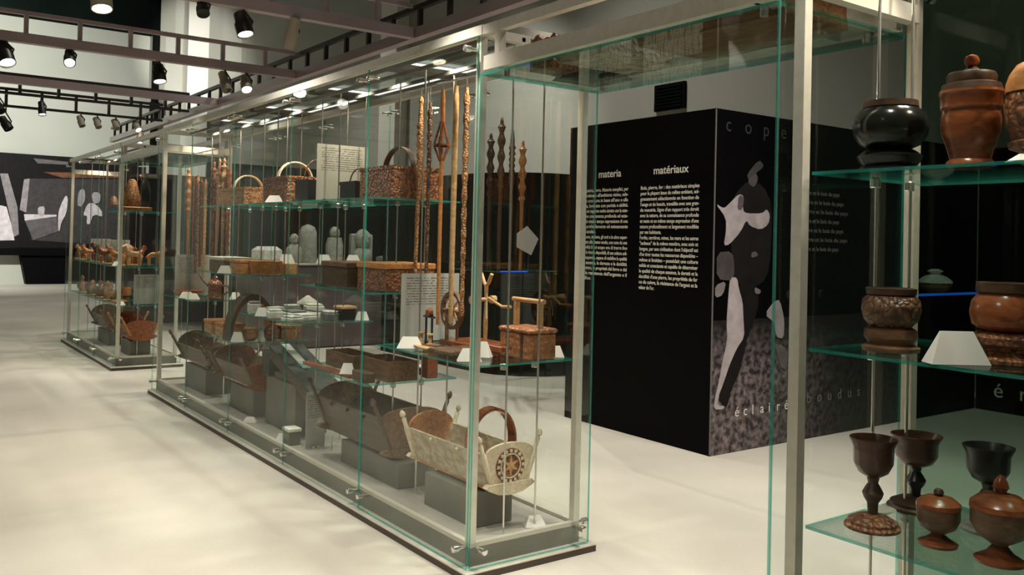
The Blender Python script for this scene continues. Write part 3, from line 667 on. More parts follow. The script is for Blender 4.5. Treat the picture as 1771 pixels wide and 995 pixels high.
def openbox(g, x0, x1, y0, y1, z0, z1, th=.012):
    g.box(x0, x1, y0, y1, z0, z0+th); g.box(x0, x0+th, y0, y1, z0+th, z1); g.box(x1-th, x1, y0, y1, z0+th, z1)
    g.box(x0+th, x1-th, y0, y0+th, z0+th, z1); g.box(x0+th, x1-th, y1-th, y1, z0+th, z1); return g
def arch(cx, cy, z, r, hgt, ax, wdt, thk, n=16):
    """bent strap handle over (cx,cy,z); ax = axis along which it spans"""
    V = []; F = []
    for i in range(n+1):
        a = PI*i/n
        for rr, d in ((1, -wdt/2), (1, wdt/2), (1-thk/r, wdt/2), (1-thk/r, -wdt/2)):
            u_ = r*rr*math.cos(a); zz = z+hgt*(rr if a not in (0, PI) else 1)*math.sin(a)
            V.append((cx+u_, cy+d, zz) if ax == 'x' else (cx+d, cy+u_, zz))
    for i in range(n):
        for q in range(4): F.append((i*4+q, i*4+(q+1) % 4, i*4+4+(q+1) % 4, i*4+4+q))
    F += [(3, 2, 1, 0), tuple(n*4+q for q in range(4))]
    return G().add(V, F)
def basket(name, label, x0, x1, y0, y1, z, h, mat, hmat, hh=.12, ax='x', wdt=.03, lidded=False, wire=False):
    z += .001
    t = thing(name, label, 'basket', ((x0+x1)/2, (y0+y1)/2, z), group='handled boxes on the top glass shelves')
    part('body', openbox(G(), x0, x1, y0, y1, z, z+h), mat, t)
    part('rim', G().box(x0-.004, x1+.004, y0-.004, y0, z+h-.02, z+h).box(x0-.004, x0, y0, y1, z+h-.02, z+h).box(x1, x1+.004, y0, y1, z+h-.02, z+h).box(x0-.004, x1+.004, y1, y1+.004, z+h-.02, z+h), mat, t)
    if lidded: part('lid', G().box(x0+.013, x1-.013, y0+.013, y1-.013, z+h-.02, z+h-.008), mat, t)
    cx, cy = (x0+x1)/2, (y0+y1)/2
    sp = (x1-x0)/2-.015 if ax == 'x' else (y1-y0)/2-.015
    if wire: part('handle', G().tube([((cx+sp*math.cos(PI*i/14)) if ax == 'x' else cx, cy if ax == 'x' else cy+sp*math.cos(PI*i/14), z+h-.02+hh*math.sin(PI*i/14)) for i in range(15)], .005, 8), hmat, t, 50)
    else: part('handle', arch(cx, cy, z+h-.02, sp, hh, ax, wdt, .009), hmat, t, 50)
    return t
def staff(label, x, y, z0, z1, mat, kind=0, r=.012, dx=0, dy=0, mat2=None, hang=None, name='carved_staff', group='tall carved staffs'):
    t = thing(name, label, 'staff', (x, y, z0), group=group)
    L = z1-z0; n = 46; pts = []; rr = []
    for i in range(n+1):
        f_ = i/n; q = r*(.75+.35*f_)
        if kind == 1 and .62 < f_ < .9: q *= 1.35+.35*math.sin(f_*150)
        if kind == 2: q *= 1+.22*math.sin(f_*120)*(f_ > .35)
        if kind == 3 and .70 < f_ < .86: q *= .45
        if kind == 4 and .55 < f_ < .97: q *= 1.5+.5*math.sin(f_*60)
        if kind == 5: q *= 1.3+.25*math.sin(f_*75)
        if f_ > .97: q *= .75
        pts.append((x+dx*f_, y+dy*f_, z0+L*f_)); rr.append(q)
    part('shaft', G().tube(pts, rr, 10), mat, t, 50)
    if kind == 3:
        zc = z0+L*.78; hh = L*.085
        for i in range(5):
            a = 2*PI*i/5
            part('cage_rib', G().tube([(x+dx*.78+.010*math.cos(a), y+dy*.78+.010*math.sin(a), zc-hh), (x+dx*.78+.045*math.cos(a), y+dy*.78+.045*math.sin(a), zc-hh*.2), (x+dx*.78+.008*math.cos(a), y+dy*.78+.008*math.sin(a), zc+hh)], .006, 6), mat2 or mat, t, 50)
        part('cage_ring', G().lathe([(.040, -.006), (.049, -.006), (.049, .006), (.040, .006), (.040, -.006)], 14, (x+dx*.78, y+dy*.78, zc-hh*.2)), mat2 or mat, t)
    if kind in (1, 4): part('finial', G().lathe([(.006, 0), (.014, .008), (.016, .02), (.010, .034), (.003, .045)], 12, (x+dx, y+dy, z1-.004)), mat2 or mat, t, 50)
    if hang: part('hanging_wire', G().tube([(x+dx, y+dy, z1-.01), (x+dx, y+dy, hang)], .0015, 5), M['rod'], t)
    return t
def solid_box(name, label, x0, x1, y0, y1, z, h, mat, cat='box', lid=None, group=None, b=.005):
    z += .001
    t = thing(name, label, cat, ((x0+x1)/2, (y0+y1)/2, z), group=group)
    part('body', G().bev(x0, x1, y0, y1, z, z+h*(.78 if lid else 1), b), mat, t)
    if lid: part('lid', G().bev(x0-.006, x1+.006, y0-.006, y1+.006, z+h*.785, z+h, b), lid, t)
    return t
def turned(name, label, cat, x, y, z, parts, group=None, seg=32, tilt=None):
    """parts: list of (part name, profile, material)"""
    t = thing(name, label, cat, (x, y, z+.001), group=group)
    for nm, prof, mt in parts: lpart(nm, G().lathe(prof, seg), mt, t, 40)
    return t

# ------------------------------------------------------------------ middle case: deck level
stand_block('dark grey block under the pale carved cradle at the corner', .19, .42, .24, .70, .30)
cradle('pale carved cradle with star rosette and bentwood hoop at the case corner', .325, .135, .88, .301, .29, .19, .17, .05, M['palec'], M['orange'], M['pale'], .10, M['orange'], hoop=(.139, .27, .525), rosette=True, pegs=2, knobmat=M['pale'], head=.03)
stand_block('dark grey block under the dark brown pegged cradle', .20, .44, 1.0, 1.72, .27)
cradle('dark brown cradle with upswept corner horns and white pegs', .33, 1.08, 1.95, .271, .40, .24, .21, .05, M['dkbrown'], M['dkbrown'], M['brown'], .13, pegs=3, knobmat=M['dkbrown'], head=.03)
stand_block('grey block under the sloping dark wooden chute', .22, .46, 2.5, 3.05, .48)
c = thing('wooden_chute', 'weathered dark wooden chute sloping down over a grey block', 'chute', (.33, 2.7, .48))
def slope(x0, x1, za, th, ya=2.95, yb=2.2, drop=.23): return G().prism([(yb, za-drop), (ya, za), (ya, za+th), (yb, za-drop+th)], x0, x1, 'x')
part('sloping_board', slope(.2, .46, .69, .02), M['darkst'], c); part('side_board', slope(.2, .216, .62, .07), M['dkbrown'], c); part('side_board', slope(.444, .46, .62, .07), M['dkbrown'], c)
part('end_block', G().bev(.2, .46, 2.955, 3.1, .481, .66, .008), M['darkst'], c); part('prop', G().box(.24, .42, 2.56, 2.95, .481, .52), M['greyblk'], c)
part('white_strip', slope(.29, .35, .711, .008, 2.95, 2.55, .12), M['white'], c)
board('narrow grey text board standing on the deck before the chute', .135, .27, 2.12, .129, .50)
stand_block('tall grey block under the reddish cradle beside the chute', .2, .44, 3.25, 3.78, .33)
cradle('reddish brown cradle with arched headboard beside the sloping chute', .30, 3.18, 3.98, .331, .36, .22, .15, .05, M['brown'], M['red'], M['red'], .10, pegs=0, head=.05)
stand_block('grey block under the carved cradle at the far end', .18, .44, 4.35, 4.95, .34)
cradle('carved brown cradle with tall horned corners at the far end of middle case', .30, 4.22, 5.05, .341, .34, .20, .14, .05, M['brownc'], M['tan'], M['brownc'], .14, head=.06)
card('white label card on the deck behind the rosette cradle', .47, .12, .129, .11, .05, .3)
card('white label card on the deck beside dark pegged cradle', .50, .98, .129, .09, .05)
card('white label card on the deck by the narrow text board', .10, 2.42, .129, .09, .05)
card('small white label card on the deck near reddish cradle', .12, 3.1, .129, .10, .04)
solid_box('label_block', 'small grey block with pale top beside the chute', .08, .16, 2.26, 2.36, .129, .11, M['skirt'], 'block', M['white'])

# ---- shelf over the corner cradle (0.945)
Z1 = .945
w_ = thing('handled_casket', 'orange brown wooden casket with square bracket handle', 'casket', (.49, .23, Z1+.001))
part('body', G().bev(.405, .575, .115, .35, Z1+.001, Z1+.125, .006), M['casket'], w_); part('lid', G().bev(.398, .582, .108, .357, Z1+.126, Z1+.15, .008), M['casket'], w_)
for y in (.135, .33): part('handle_post', G().box(.478, .502, y-.011, y+.011, Z1+.15, Z1+.272), M['tan'], w_)
part('handle_bar', G().tube([(.49, .105, Z1+.283), (.49, .36, Z1+.283)], .012, 10), M['tan'], w_, 40)
for y in (.17, .29): part('iron_strap', G().box(.402, .4045, y-.01, y+.01, Z1+.004, Z1+.123), M['dkbrown'], w_)
card('white label card at the shelf corner before the handled casket', .13, .22, Z1, .12, .06)
card('white label card leaning against the handled casket', .27, .32, Z1, .10, .075, .9)
card('grey-lit label card behind the handled casket', .61, .16, Z1, .09, .055)
card('white label card at the far edge of casket shelf', .12, .77, Z1, .14, .06)
sp = thing('spinning_wheel', 'small spoked spinning wheel behind the steel corner post', 'spinning wheel', (.45, .72, Z1+.001))
part('base_board', G().bev(.36, .6, .52, .86, Z1+.001, Z1+.03, .004), M['red'], sp)
wc = Vector((.40, .80, Z1+.19)); R0 = .105
V = []; F = []; n = 26
for i in range(n):
    a = 2*PI*i/n
    for rr, d in ((R0, -.012), (R0, .012), (R0-.018, .012), (R0-.018, -.012)): V.append((wc.x+d, wc.y+rr*math.cos(a), wc.z+rr*math.sin(a)))
for i in range(n):
    for q in range(4): F.append((i*4+q, i*4+(q+1) % 4, ((i+1) % n)*4+(q+1) % 4, ((i+1) % n)*4+q))
wr = part('wheel_rim', G().add(V, F), M['brown'], sp, 50)
for i in range(8):
    a = 2*PI*i/8; d = Vector((0, math.cos(a), math.sin(a)))
    part('spoke', G().tube([wc+d*.012, wc+d*.05, wc+d*.06, wc+d*(R0-.016)], [.005, .009, .005, .006], 6), M['tan'], wr, 50)
part('hub', G().tube([wc+Vector((-.03, 0, 0)), wc+Vector((.03, 0, 0))], .014, 10), M['tan'], wr, 40)
for x in (.365, .435): part('wheel_post', G().tube([(x, .80, Z1+.03), (x, .80, Z1+.20)], .009, 8), M['brown'], sp, 40)
part('flyer_post', G().tube([(.50, .62, Z1+.03), (.50, .62, Z1+.12), (.50, .62, Z1+.25), (.50, .62, Z1+.34)], [.010, .013, .009, .012], 8), M['tan'], sp, 40)
part('flyer_fork', G().tube([(.50, .57, Z1+.40), (.50, .60, Z1+.35), (.50, .62, Z1+.335), (.50, .64, Z1+.35), (.50, .67, Z1+.40)], .010, 8), M['tan'], sp, 50)
part('bobbin', G().tube([(.40, .62, Z1+.26), (.44, .62, Z1+.26), (.441, .62, Z1+.26), (.53, .62, Z1+.26), (.531, .62, Z1+.26), (.56, .62, Z1+.26)], [.022, .022, .012, .012, .022, .022], 10), M['tan'], sp, 30)
part('crank', G().tube([(.50, .60, Z1+.27), (.52, .50, Z1+.23), (.52, .42, Z1+.235)], .008, 8), M['tan'], sp, 50)
part('treadle_cord', G().tube([(.50, .615, Z1+.30), (.49, .60, Z1+.16)], .005, 6), M['pale'], sp)
st = thing('bobbin_stand', 'small dark bobbin stand with turned ball on casket shelf', 'stand', (.22, .74, Z1+.001))
part('base', G().bev(.17, .27, .70, .79, Z1+.001, Z1+.02, .003), M['brown'], st)
for y in (.715, .775): part('upright', G().tube([(.22, y, Z1+.02), (.22, y, Z1+.07), (.22, y, Z1+.18)], [.008, .006, .007], 8), M['blackw'], st, 40)
part('ball', G().ball((.22, .745, Z1+.19), .022), M['red'], st, 50)
part('cross_bar', G().tube([(.22, .69, Z1+.165), (.22, .80, Z1+.165)], .006, 8), M['blackw'], st, 40)
for y in (.70, .79): part('spool', G().lathe([(.018, 0), (.018, .008), (.009, .01), (.009, .05), (.018, .052), (.018, .06)], 12, (.20, y, Z1+.02)), M['tan'], st, 30)
solid_box('carved_tray', 'flat brown carved board lying on casket shelf', .13, .40, .40, .60, Z1, .022, M['brownc'], 'board')
solid_box('red_bar', 'narrow red wooden bar at the back of casket shelf', .34, .38, .25, .50, Z1+.022, .03, M['red'], 'bar')
g = G().tube([(.13, .74, Z1+.02), (.15, .66, Z1+.012), (.18, .58, Z1+.012)], [.008, .022, .02], 10, squash=(1, .45))
single('wooden_scoop', g, M['tan'], 'yellowish wooden scoop at the front of casket shelf', 'scoop', (0, 0, 0), smooth=50)
board('large grey text board behind the hanging staffs', .19, .57, 1.0, Z1, 1.33)

# hanging staffs
part('staff_rail', G().tube([(.36, .5, 2.40), (.36, 1.3, 2.40)], .006, 8), M['rod'], CA)
staff('long carved staff with ringed upper shaft, first from the baskets', .36, 1.15, 1.08, 2.31, M['orangec'], 1, .014, dy=-.03, hang=2.4)
staff('dark twisted long staff beside the ringed one', .36, 1.02, 1.05, 2.30, M['brownc'], 2, .013, hang=2.4)
staff('long distaff with open cage near its top', .36, .885, 1.05, 2.36, M['orange'], 3, .013, mat2=M['red'], hang=2.4)
staff('smooth pale long staff in the middle case', .36, .75, 1.07, 2.365, M['tan'], 0, .016, hang=2.4)
staff('banded orange long staff closest to the steel corner post', .36, .645, 1.12, 2.345, M['orangec'], 5, .012, hang=2.4)

# ---- second bay
Z2 = .70
single('toothed_bar', G().bev(-.022, .022, -.33, .33, 0, .022, .003), M['red'], 'long red brown bar lying at the front of trough shelf', 'bar', (.085, 1.70, Z2+.001))
def trough(label, x0, x1, y0, y1, z, h, mat):
    t = thing('wooden_trough', label, 'trough', ((x0+x1)/2, (y0+y1)/2, z+.001), group='open wooden troughs')
    part('body', openbox(G(), x0, x1, y0, y1, z+.001, z+h), mat, t)
    part('divider', G().box(x0+.013, x1-.013, (y0+y1)/2-.005, (y0+y1)/2+.005, z+.014, z+h*.8), mat, t)
    return t
trough('open brown wooden trough at the far end of its shelf', .19, .36, 1.56, 1.96, Z2, .10, M['brown'])
trough('open dark brown wooden trough in front of tall block', .20, .40, 1.15, 1.50, Z2, .115, M['brown'])
trough('small red wooden trough at the back of its shelf', .46, .60, 1.55, 1.80, Z2, .06, M['red'])
solid_box('dark_wedge', 'dark wooden wedge at the shelf front before the troughs', .07, .13, 1.17, 1.34, Z2, .06, M['dkbrown'], 'wedge')
card('white label card on the trough shelf front', .08, 1.42, Z2+.024, .09, .06)
solid_box('wooden_upright', 'tall orange brown wooden block at the trough shelf end', .47, .54, 1.16, 1.22, Z2, .20, M['red'], 'block')
solid_box('card_holder', 'dark low block with white card behind the troughs', .47, .54, 1.30, 1.42, Z2, .055, M['blackw'], 'card holder', M['white'])
Z3 = 1.215
solid_box('dark_chest', 'dark brown chest on the middle glass shelf of second bay', .16, .40, 1.62, 1.98, Z3, .155, M['dkbrown'], 'chest', M['brown'])
solid_box('red_chest', 'large red brown carved chest on middle glass shelf', .18, .50, 1.16, 1.52, Z3, .165, M['redc'], 'chest', M['orange'])
ZT = 1.755
basket('handled_box', 'large carved orange brown box with arched wooden handle', .20, .52, 1.17, 1.56, ZT, .19, M['redc'], M['dkbrown'], .15, 'y', .035)
basket('black_basket', 'small black basket with thin hoop handle beside large box', .22, .40, 1.66, 1.88, ZT, .12, M['blackw'], M['blackw'], .11, 'x', wire=True)
board('grey text board standing among the top shelf baskets', .17, .54, 2.13, ZT+.002, 2.14)

# ---- third bay
basket('tall_black_basket', 'black box with tall thin hoop handle beside text board', .16, .36, 2.24, 2.46, ZT, .15, M['blackw'], M['dkbrown'], .16, 'x', wire=True)
basket('red_handled_box', 'carved red brown box with pale curved handle, top shelf', .14, .44, 2.56, 3.0, ZT, .19, M['redc'], M['pale'], .14, 'x', .04)
card('white label card on the top shelf before red handled box', .09, 2.66, ZT, .12, .05)
Z4 = .945
BL = ['tall pale soapstone block at the far corner of its shelf', 'pale soapstone block next to the tall corner one', 'pale soapstone block at the front edge, mid shelf', 'wide flat pale soapstone slab in mid shelf', 'dark soapstone block with pale slab near pointed-lid pot', 'low pale soapstone slab before the black cube', 'largest flat soapstone slab behind the wide one', 'pale soapstone block beside the pointed-lid pot', 'dark soapstone block touching the black cube', 'small pale soapstone block behind the black cube', 'thinnest pale soapstone slab at the near front corner']
blk = [(.10, 3.02, .09, .14, .075, 0), (.20, 2.86, .12, .10, .045, 0), (.10, 2.62, .10, .13, .05, 0), (.26, 2.66, .14, .20, .035, 0), (.34, 2.90, .11, .12, .055, 1),
       (.24, 2.42, .13, .15, .03, 0), (.42, 2.60, .16, .2, .04, 0), (.50, 2.86, .13, .14, .06, 0), (.40, 2.36, .10, .12, .05, 1), (.54, 2.45, .10, .12, .04, 0), (.12, 2.35, .1, .12, .025, 0)]
for i, (x, y, a, b_, h, d) in enumerate(blk):
    t = thing('carved_block', BL[i], 'block', (x, y, Z4+.001), (hash01(i)-.5)*.6, 'soapstone blocks on the middle bay shelf')
    lpart('body', G().bev(-a/2, a/2, -b_/2, b_/2, 0, h, .006), M['greyblk'] if d else M['paleblk'], t)
    lpart('upper_slab', G().bev(-a*.42, a*.42, -b_*.42, b_*.42, h+.0005, h+.014, .004), M['paleblk'] if i % 3 else M['greyblk'], t)
solid_box('dark_cube', 'black cube with pale top among soapstone blocks', .44, .55, 2.27, 2.38, Z4, .10, M['blackw'], 'cube', M['tan'])
turned('lidded_pot', 'small pale pointed-lid pot standing behind soapstone blocks', 'pot', .52, 3.02, Z4, [('body', [(.05, 0), (.07, .03), (.065, .06)], M['greyblk']), ('lid', [(.085, .061), (.08, .075), (.03, .11), (.01, .125)], M['paleblk'])])
card('white folded label at the front end of soapstone shelf', .60, 2.27, Z4, .10, .06)
card('white label card on soapstone shelf edge by large blocks', .075, 2.80, Z4, .09, .06)

# ---- fourth bay
basket('orange_handled_box', 'carved orange box with pale curved handle on top shelf', .12, .40, 3.36, 3.96, ZT, .14, M['orangec'], M['pale'], .13, 'x', .04)
solid_box('carved_chest', 'carved dark red chest on fourth bay middle shelf', .12, .34, 3.78, 4.15, Z3, .12, M['brownc'], 'chest', M['rim'])
solid_box('orange_box', 'plain orange wooden box with dark gap on middle shelf', .14, .34, 3.44, 3.70, Z3, .11, M['orange'], 'box', M['orange'])
turned('round_box', 'round orange bentwood box with overlapping lid', 'box', .32, 3.32+.06, Z3, [('body', [(.115, 0), (.12, .005), (.12, .075)], M['orange']), ('lid', [(.126, .06), (.126, .105), (.12, .11)], M['orange'])])
solid_box('orange_block', 'small tan box beside the round orange box', .47, .56, 3.34, 3.44, Z3, .09, M['tan'], 'box')
card('white label card before the plain orange box', .075, 3.62, Z3, .11, .06)
for i, (y0_, y1_, l) in enumerate(((3.95, 4.15, 'farther'), (3.66, 3.86, 'nearer'))):
    solid_box('tan_box', 'pale tan wooden box with lid on low shelf, the %s of two' % l, .09, .26, y0_, y1_, Z2, .11, M['tan'], 'box', M['orange'], 'pale tan boxes on the low shelf')
a = thing('bentwood_arch', 'large dark bentwood arch with orange inner face', 'arch', (.25, 3.5, Z2+.001))
part('arch_strap', arch(.24, 3.48, Z2+.001, .19, .36, 'x', .16, .025, 20), M['dkbrown'], a, 50); part('inner_lining', arch(.24, 3.48, Z2+.001, .164, .333, 'x', .15, .008, 20), M['orange'], a, 50)
turned('turned_jar', 'brown turned jar with knob beside the bentwood arch', 'jar', .36, 3.33, Z2, [('body', [(.035, 0), (.055, .03), (.06, .08), (.04, .11)], M['redc']), ('lid', [(.045, .111), (.03, .13), (.012, .14), (.018, .155), (.006, .17)], M['red'])])
turned('carved_cup', 'squat carved orange cup under the arch', 'cup', .22, 3.40, Z2, [('body', [(.03, 0), (.055, .02), (.06, .06), (.05, .09)], M['orangec']), ('rim', [(.05, .091), (.056, .096), (.05, .102)], M['tan'])])
solid_box('carved_casket', 'small carved orange casket at the end of low shelf', .44, .60, 3.32, 3.50, Z2, .115, M['orangec'], 'casket', M['orangec'])
card('grey-white label card below the bentwood arch', .10, 3.36, Z2, .10, .075)

# ---- fifth bay
Z5 = .945
board('grey text board standing at far end of middle case', .08, .41, 5.02, Z5, 1.325)
turned('shallow_bowl', 'shallow dark red bowl beside the far text board', 'bowl', .17, 4.86, Z5, [('foot', [(.06, 0), (.05, .012)], M['red']), ('bowl', [(.05, .013), (.12, .03), (.145, .06), (.138, .06), (.10, .035), (.01, .025)], M['red'])])
tk = turned('carved_tankard', 'carved red tankard with raised lid and curved spout', 'tankard', .28, 4.48, Z5, [('body', [(.062, 0), (.066, .01), (.058, .03), (.056, .12), (.062, .135)], M['redc']), ('lid', [(.062, .136), (.05, .16), (.02, .175), (.025, .195), (.008, .21)], M['red'])])
lpart('spout', G().tube([(-.05, .03, .12), (-.09, .07, .17), (-.12, .10, .23)], [.014, .010, .006], 8), M['dkbrown'], tk, 50); lpart('handle', G().tube([(.05, -.02, .12), (.10, -.04, .12), (.11, -.045, .07), (.055, -.02, .03)], .008, 8), M['red'], tk, 50)
card('white label card before the shallow red bowl', .10, 4.70, Z5, .13, .055)
card('white label card beside the carved tankard spout', .11, 4.55, Z5, .11, .05)
card('white label card behind the carved tankard', .46, 4.46, Z5, .10, .06)
part('staff_rail', G().tube([(.28, 4.38, 2.28), (.28, 5.26, 2.28)], .006, 8), M['rod'], CA)
canes = [(.22, 5.14, 1.28, 2.10, 'orange', 4, 'knobbed orange cane, outermost of the far bundle', .02), (.23, 5.04, 1.20, 2.06, 'red', 0, 'plain dark red cane second in the far bundle', 0), (.25, 4.95, 1.16, 2.06, 'orangec', 5, 'carved orange cane third in the far bundle', 0), (.25, 4.84, 1.22, 2.03, 'red', 2, 'dark twisted cane in the middle of the far bundle', .02),
         (.25, 4.73, 1.10, 2.02, 'tan', 2, 'pale twisted cane standing out in the far bundle', 0), (.30, 4.66, 1.22, 2.14, 'redc', 4, 'stout carved red cane behind orange handled box', 0), (.31, 4.58, 1.26, 2.16, 'orange', 1, 'slim orange cane leaning behind orange handled box', -.04), (.34, 4.50, 1.28, 2.16, 'tanc', 4, 'thick pale carved cane behind orange handled box', 0), (.36, 4.43, 1.28, 2.10, 'red', 5, 'short red cane at the near side of far bundle', 0)]
for x, y, a0, a1, mt, kd, lb_, dy in canes:
    staff(lb_, x, y, a0, a1, M[mt], kd, .016, dy=dy, hang=2.28, name='carved_cane', group='carved canes hanging at the far end')

# ---- staffs on the slim shelf of the curved screen
sh = thing('slim_shelf', 'slim glass shelf with glass box held by curved black screen', 'shelf', (3.3, 4.5, 1.2))
part('shelf', G().pane(2.9, 3.75, 3.95, 4.75, 1.205, 1.215), SG, sh); part('bracket', G().box(3.35, 3.72, 4.55, 4.60, 1.17, 1.204), M['blackw'], sh)
part('glass_box', G().pane(2.92, 3.4, 4.0, 4.01, 1.216, 1.44), GL, sh); part('blue_glint', G().box(3.0, 3.35, 3.944, 3.949, 1.203, 1.217), M['blueglint'], sh)  # bluish reflection painted as a glowing strip on the shelf front
for x, y, z0_, z1_, mt, kd, lb_ in ((2.97, 4.12, 1.217, 2.60, 'dkbrown', 4, 'dim dark carved staff, first on the slim black-screen shelf'), (3.06, 4.06, 1.217, 2.76, 'brown', 4, 'tallest carved staff on the slim black-screen shelf'), (3.17, 4.02, 1.217, 2.64, 'brown', 1, 'thin dark staff with reddish top on slim shelf'), (3.27, 3.97, 1.217, 2.53, 'orange', 4, 'orange carved staff with bulging head on slim shelf')):
    staff(lb_, x, y, z0_, z1_, M[mt], kd, .022, mat2=M['tan'], group='staffs on the slim shelf')
g = G().prism([(-.13, .22), (.0, .30), (.15, .17), (.06, 0), (-.13, .08)], -.002, .002, 'y')
single('paper_tag', g, M['white'], 'tilted white paper tag tied to bulging carved staff', 'tag', (3.33, 3.945, 1.38))

# ---- stone carvings
def stone(label, x, y, prof, sc=(1, .7), head=None, slab=None):
    t = thing('stone_carving', label, 'sculpture', (x, y, 1.151), group='stone carvings on the mauve plinth')
    lpart('body', G().lathe(prof, 20, (0, 0, 0), *sc), M['stone'], t, 50)
    if head:
        hz, hr = head
        h_ = lpart('head', G().ball((0, 0, hz), hr, 16, 10, (1, .9, 1.25)), M['stone'], t, 60)
        lpart('nose', G().prism([(-.02, hz-.03), (.02, hz-.03), (.008, hz+.05), (-.008, hz+.05)], -hr*1.05, -hr*.7, 'y'), M['stone'], h_)
        for s_ in (-1, 1): lpart('eye_socket', G().ball((s_*hr*.4, -hr*.78, hz+hr*.2), hr*.16, 8, 6), M['greyblk'], h_)
    if slab: lpart('back_slab', G().bev(-slab/2, slab/2, .02, .09, 0, .42, .02), M['stone'], t)
    return t
stone('tall rounded greenish stone stele behind the label cards', 2.72, 8.1, [(.13, 0), (.14, .02), (.13, .3), (.125, .42), (.09, .5), (.02, .53)])
stone('small stone head on a rounded shoulder beside tall stele', 2.50, 8.05, [(.10, 0), (.12, .05), (.11, .2), (.05, .26)], head=(.32, .065))
stone('dark stone figure with bowed head on mauve plinth', 3.12, 8.1, [(.12, 0), (.13, .25), (.10, .36)], head=(.42, .075))
stone('pale stone relief of a bearded face', 3.56, 8.1, [(.12, 0), (.15, .03), (.14, .16), (.08, .22)], head=(.34, .12), slab=.34)
turned('stone_mortar', 'low wide stone mortar at the plinth end', 'mortar', 4.0, 8.1, 1.15, [('body', [(.16, 0), (.2, .05), (.19, .09), (.14, .1)], M['greyblk'])])
g = G().bev(-.16, .16, -.12, .12, 0, .22, .05); single('pale_rock', g, M['paleblk'], 'pale jagged mineral rock beside the small stone head', 'rock', (2.12, 8.05, 1.151), .4)
for i, (x, l) in enumerate(((2.36, 'before the pale rock'), (2.9, 'between stele and dark figure'), (3.34, 'beside the bearded relief'))):
    card('white label card on mauve plinth '+l, x, 7.95, 1.15, .22, .12, .3)

# ---- bridge pieces
def slabpiece(name, label, x0, x1, y0, y1, z, h, mat, seed, cat='carving', n=9):
    """irregular carved plank: noisy outline and top"""
    V = []; F = []
    for layer in range(3):
        for i in range(n*2):
            f_ = i/(n-1) if i < n else 1-(i-n)/(n-1); side = 0 if i < n else 1
            jx = (hash01(seed+i*3.1+layer)-.5)*.035; x = (x0 if side == 0 else x1)+jx*(1 if 0 < layer else .6); y = y0+(y1-y0)*f_
            V.append((x, y, z+.001+h*(0, .6, 1)[layer]*(1 if layer < 2 else .85+.3*hash01(seed+i)) if layer else z+.001))
    m_ = n*2
    F.append(tuple(range(m_-1, -1, -1)))
    for l in range(2):
        for i in range(m_): j = (i+1) % m_; F.append((l*m_+i, l*m_+j, (l+1)*m_+j, (l+1)*m_+i))
    for i in range(n-1): F.append((2*m_+i, 2*m_+i+1, 2*m_+m_-2-i, 2*m_+m_-1-i))
    return single(name, G().add(V, F), mat, label, cat, (0, 0, 0), smooth=50)
ZB = 2.28
slabpiece('carved_slab', 'pale knotty carved slab on overhead glass near the middle case', .12, .50, -.72, -.42, ZB, .10, M['bark'], 3)
slabpiece('carved_plank', 'big rufous brown plank across the overhead glass', .14, .50, -1.52, -.86, ZB, .09, M['rufous'], 11)
slabpiece('grey_plank', 'long narrow weathered grey plank at the back of overhead glass', .53, .64, -1.40, -.40, ZB, .06, M['paleblk'], 23)
slabpiece('small_log', 'short brown carved log at the bridge end by the corner', .15, .30, -.34, -.18, ZB, .14, M['redc'], 31)
slabpiece('dark_slab', 'flat dark board at the inner end of overhead glass', .36, .62, -.34, -.08, ZB, .03, M['blackw'], 37)
slabpiece('dark_carving', 'black lumpy carving on the far overhead glass, nearer one', .12, .5, 5.55, 6.0, ZB, .10, M['blackw'], 41)
slabpiece('dark_carving', 'black lumpy carving on the far overhead glass, farther one', .12, .48, 6.15, 6.7, ZB, .09, M['dkbrown'], 47)

# ------------------------------------------------------------------ near case: turned vessels
p = .0
turned('black_pot', 'glossy black turned pot on footed base, top shelf', 'pot', .25, -1.825, 1.755, [
    ('base', [(.085, 0), (.088, .012), (.075, .022), (.085, .035), (.092, .05), (.072, .066), (.060, .072)], M['ebony']),
    ('bowl', [(.060, .073), (.085, .085), (.103, .115), (.106, .145), (.098, .175), (.080, .192)], M['ebony']),
    ('rim', [(.074, .193), (.078, .197), (.076, .215), (.066, .216), (.062, .20)], M['dkbrown'])], 'turned vessels in the near case', 40)
turned('lidded_jar', 'copper brown lidded jar with round knob on top shelf', 'jar', .25, -2.062, 1.755, [
    ('foot', [(.050, 0), (.062, .008), (.060, .02), (.052, .028)], M['red']),
    ('body', [(.052, .029), (.060, .06), (.073, .10), (.076, .14), (.072, .165), (.078, .17), (.078, .205), (.082, .21), (.080, .218)], M['red']),
    ('lid', [(.078, .219), (.074, .235), (.062, .24), (.064, .258), (.058, .268), (.02, .276), (.012, .286)], M['dkbrown']),
    ('knob', [(.008, .284), (.017, .292), (.020, .303), (.015, .315), (.004, .320)], M['red'])], 'turned vessels in the near case', 40)
turned('carved_jar', 'yellow brown carved jar with banded lid, cut by picture edge', 'jar', .25, -2.255, 1.755, [
    ('foot', [(.05, 0), (.065, .012), (.05, .03)], M['orangec']),
    ('body', [(.05, .031), (.085, .045), (.088, .06), (.078, .066), (.085, .09), (.095, .11), (.098, .16), (.092, .19)], M['redc']),
    ('lid', [(.096, .191), (.094, .215), (.086, .24), (.070, .265), (.04, .28), (.012, .285)], M['orange'])], 'turned vessels in the near case', 40)
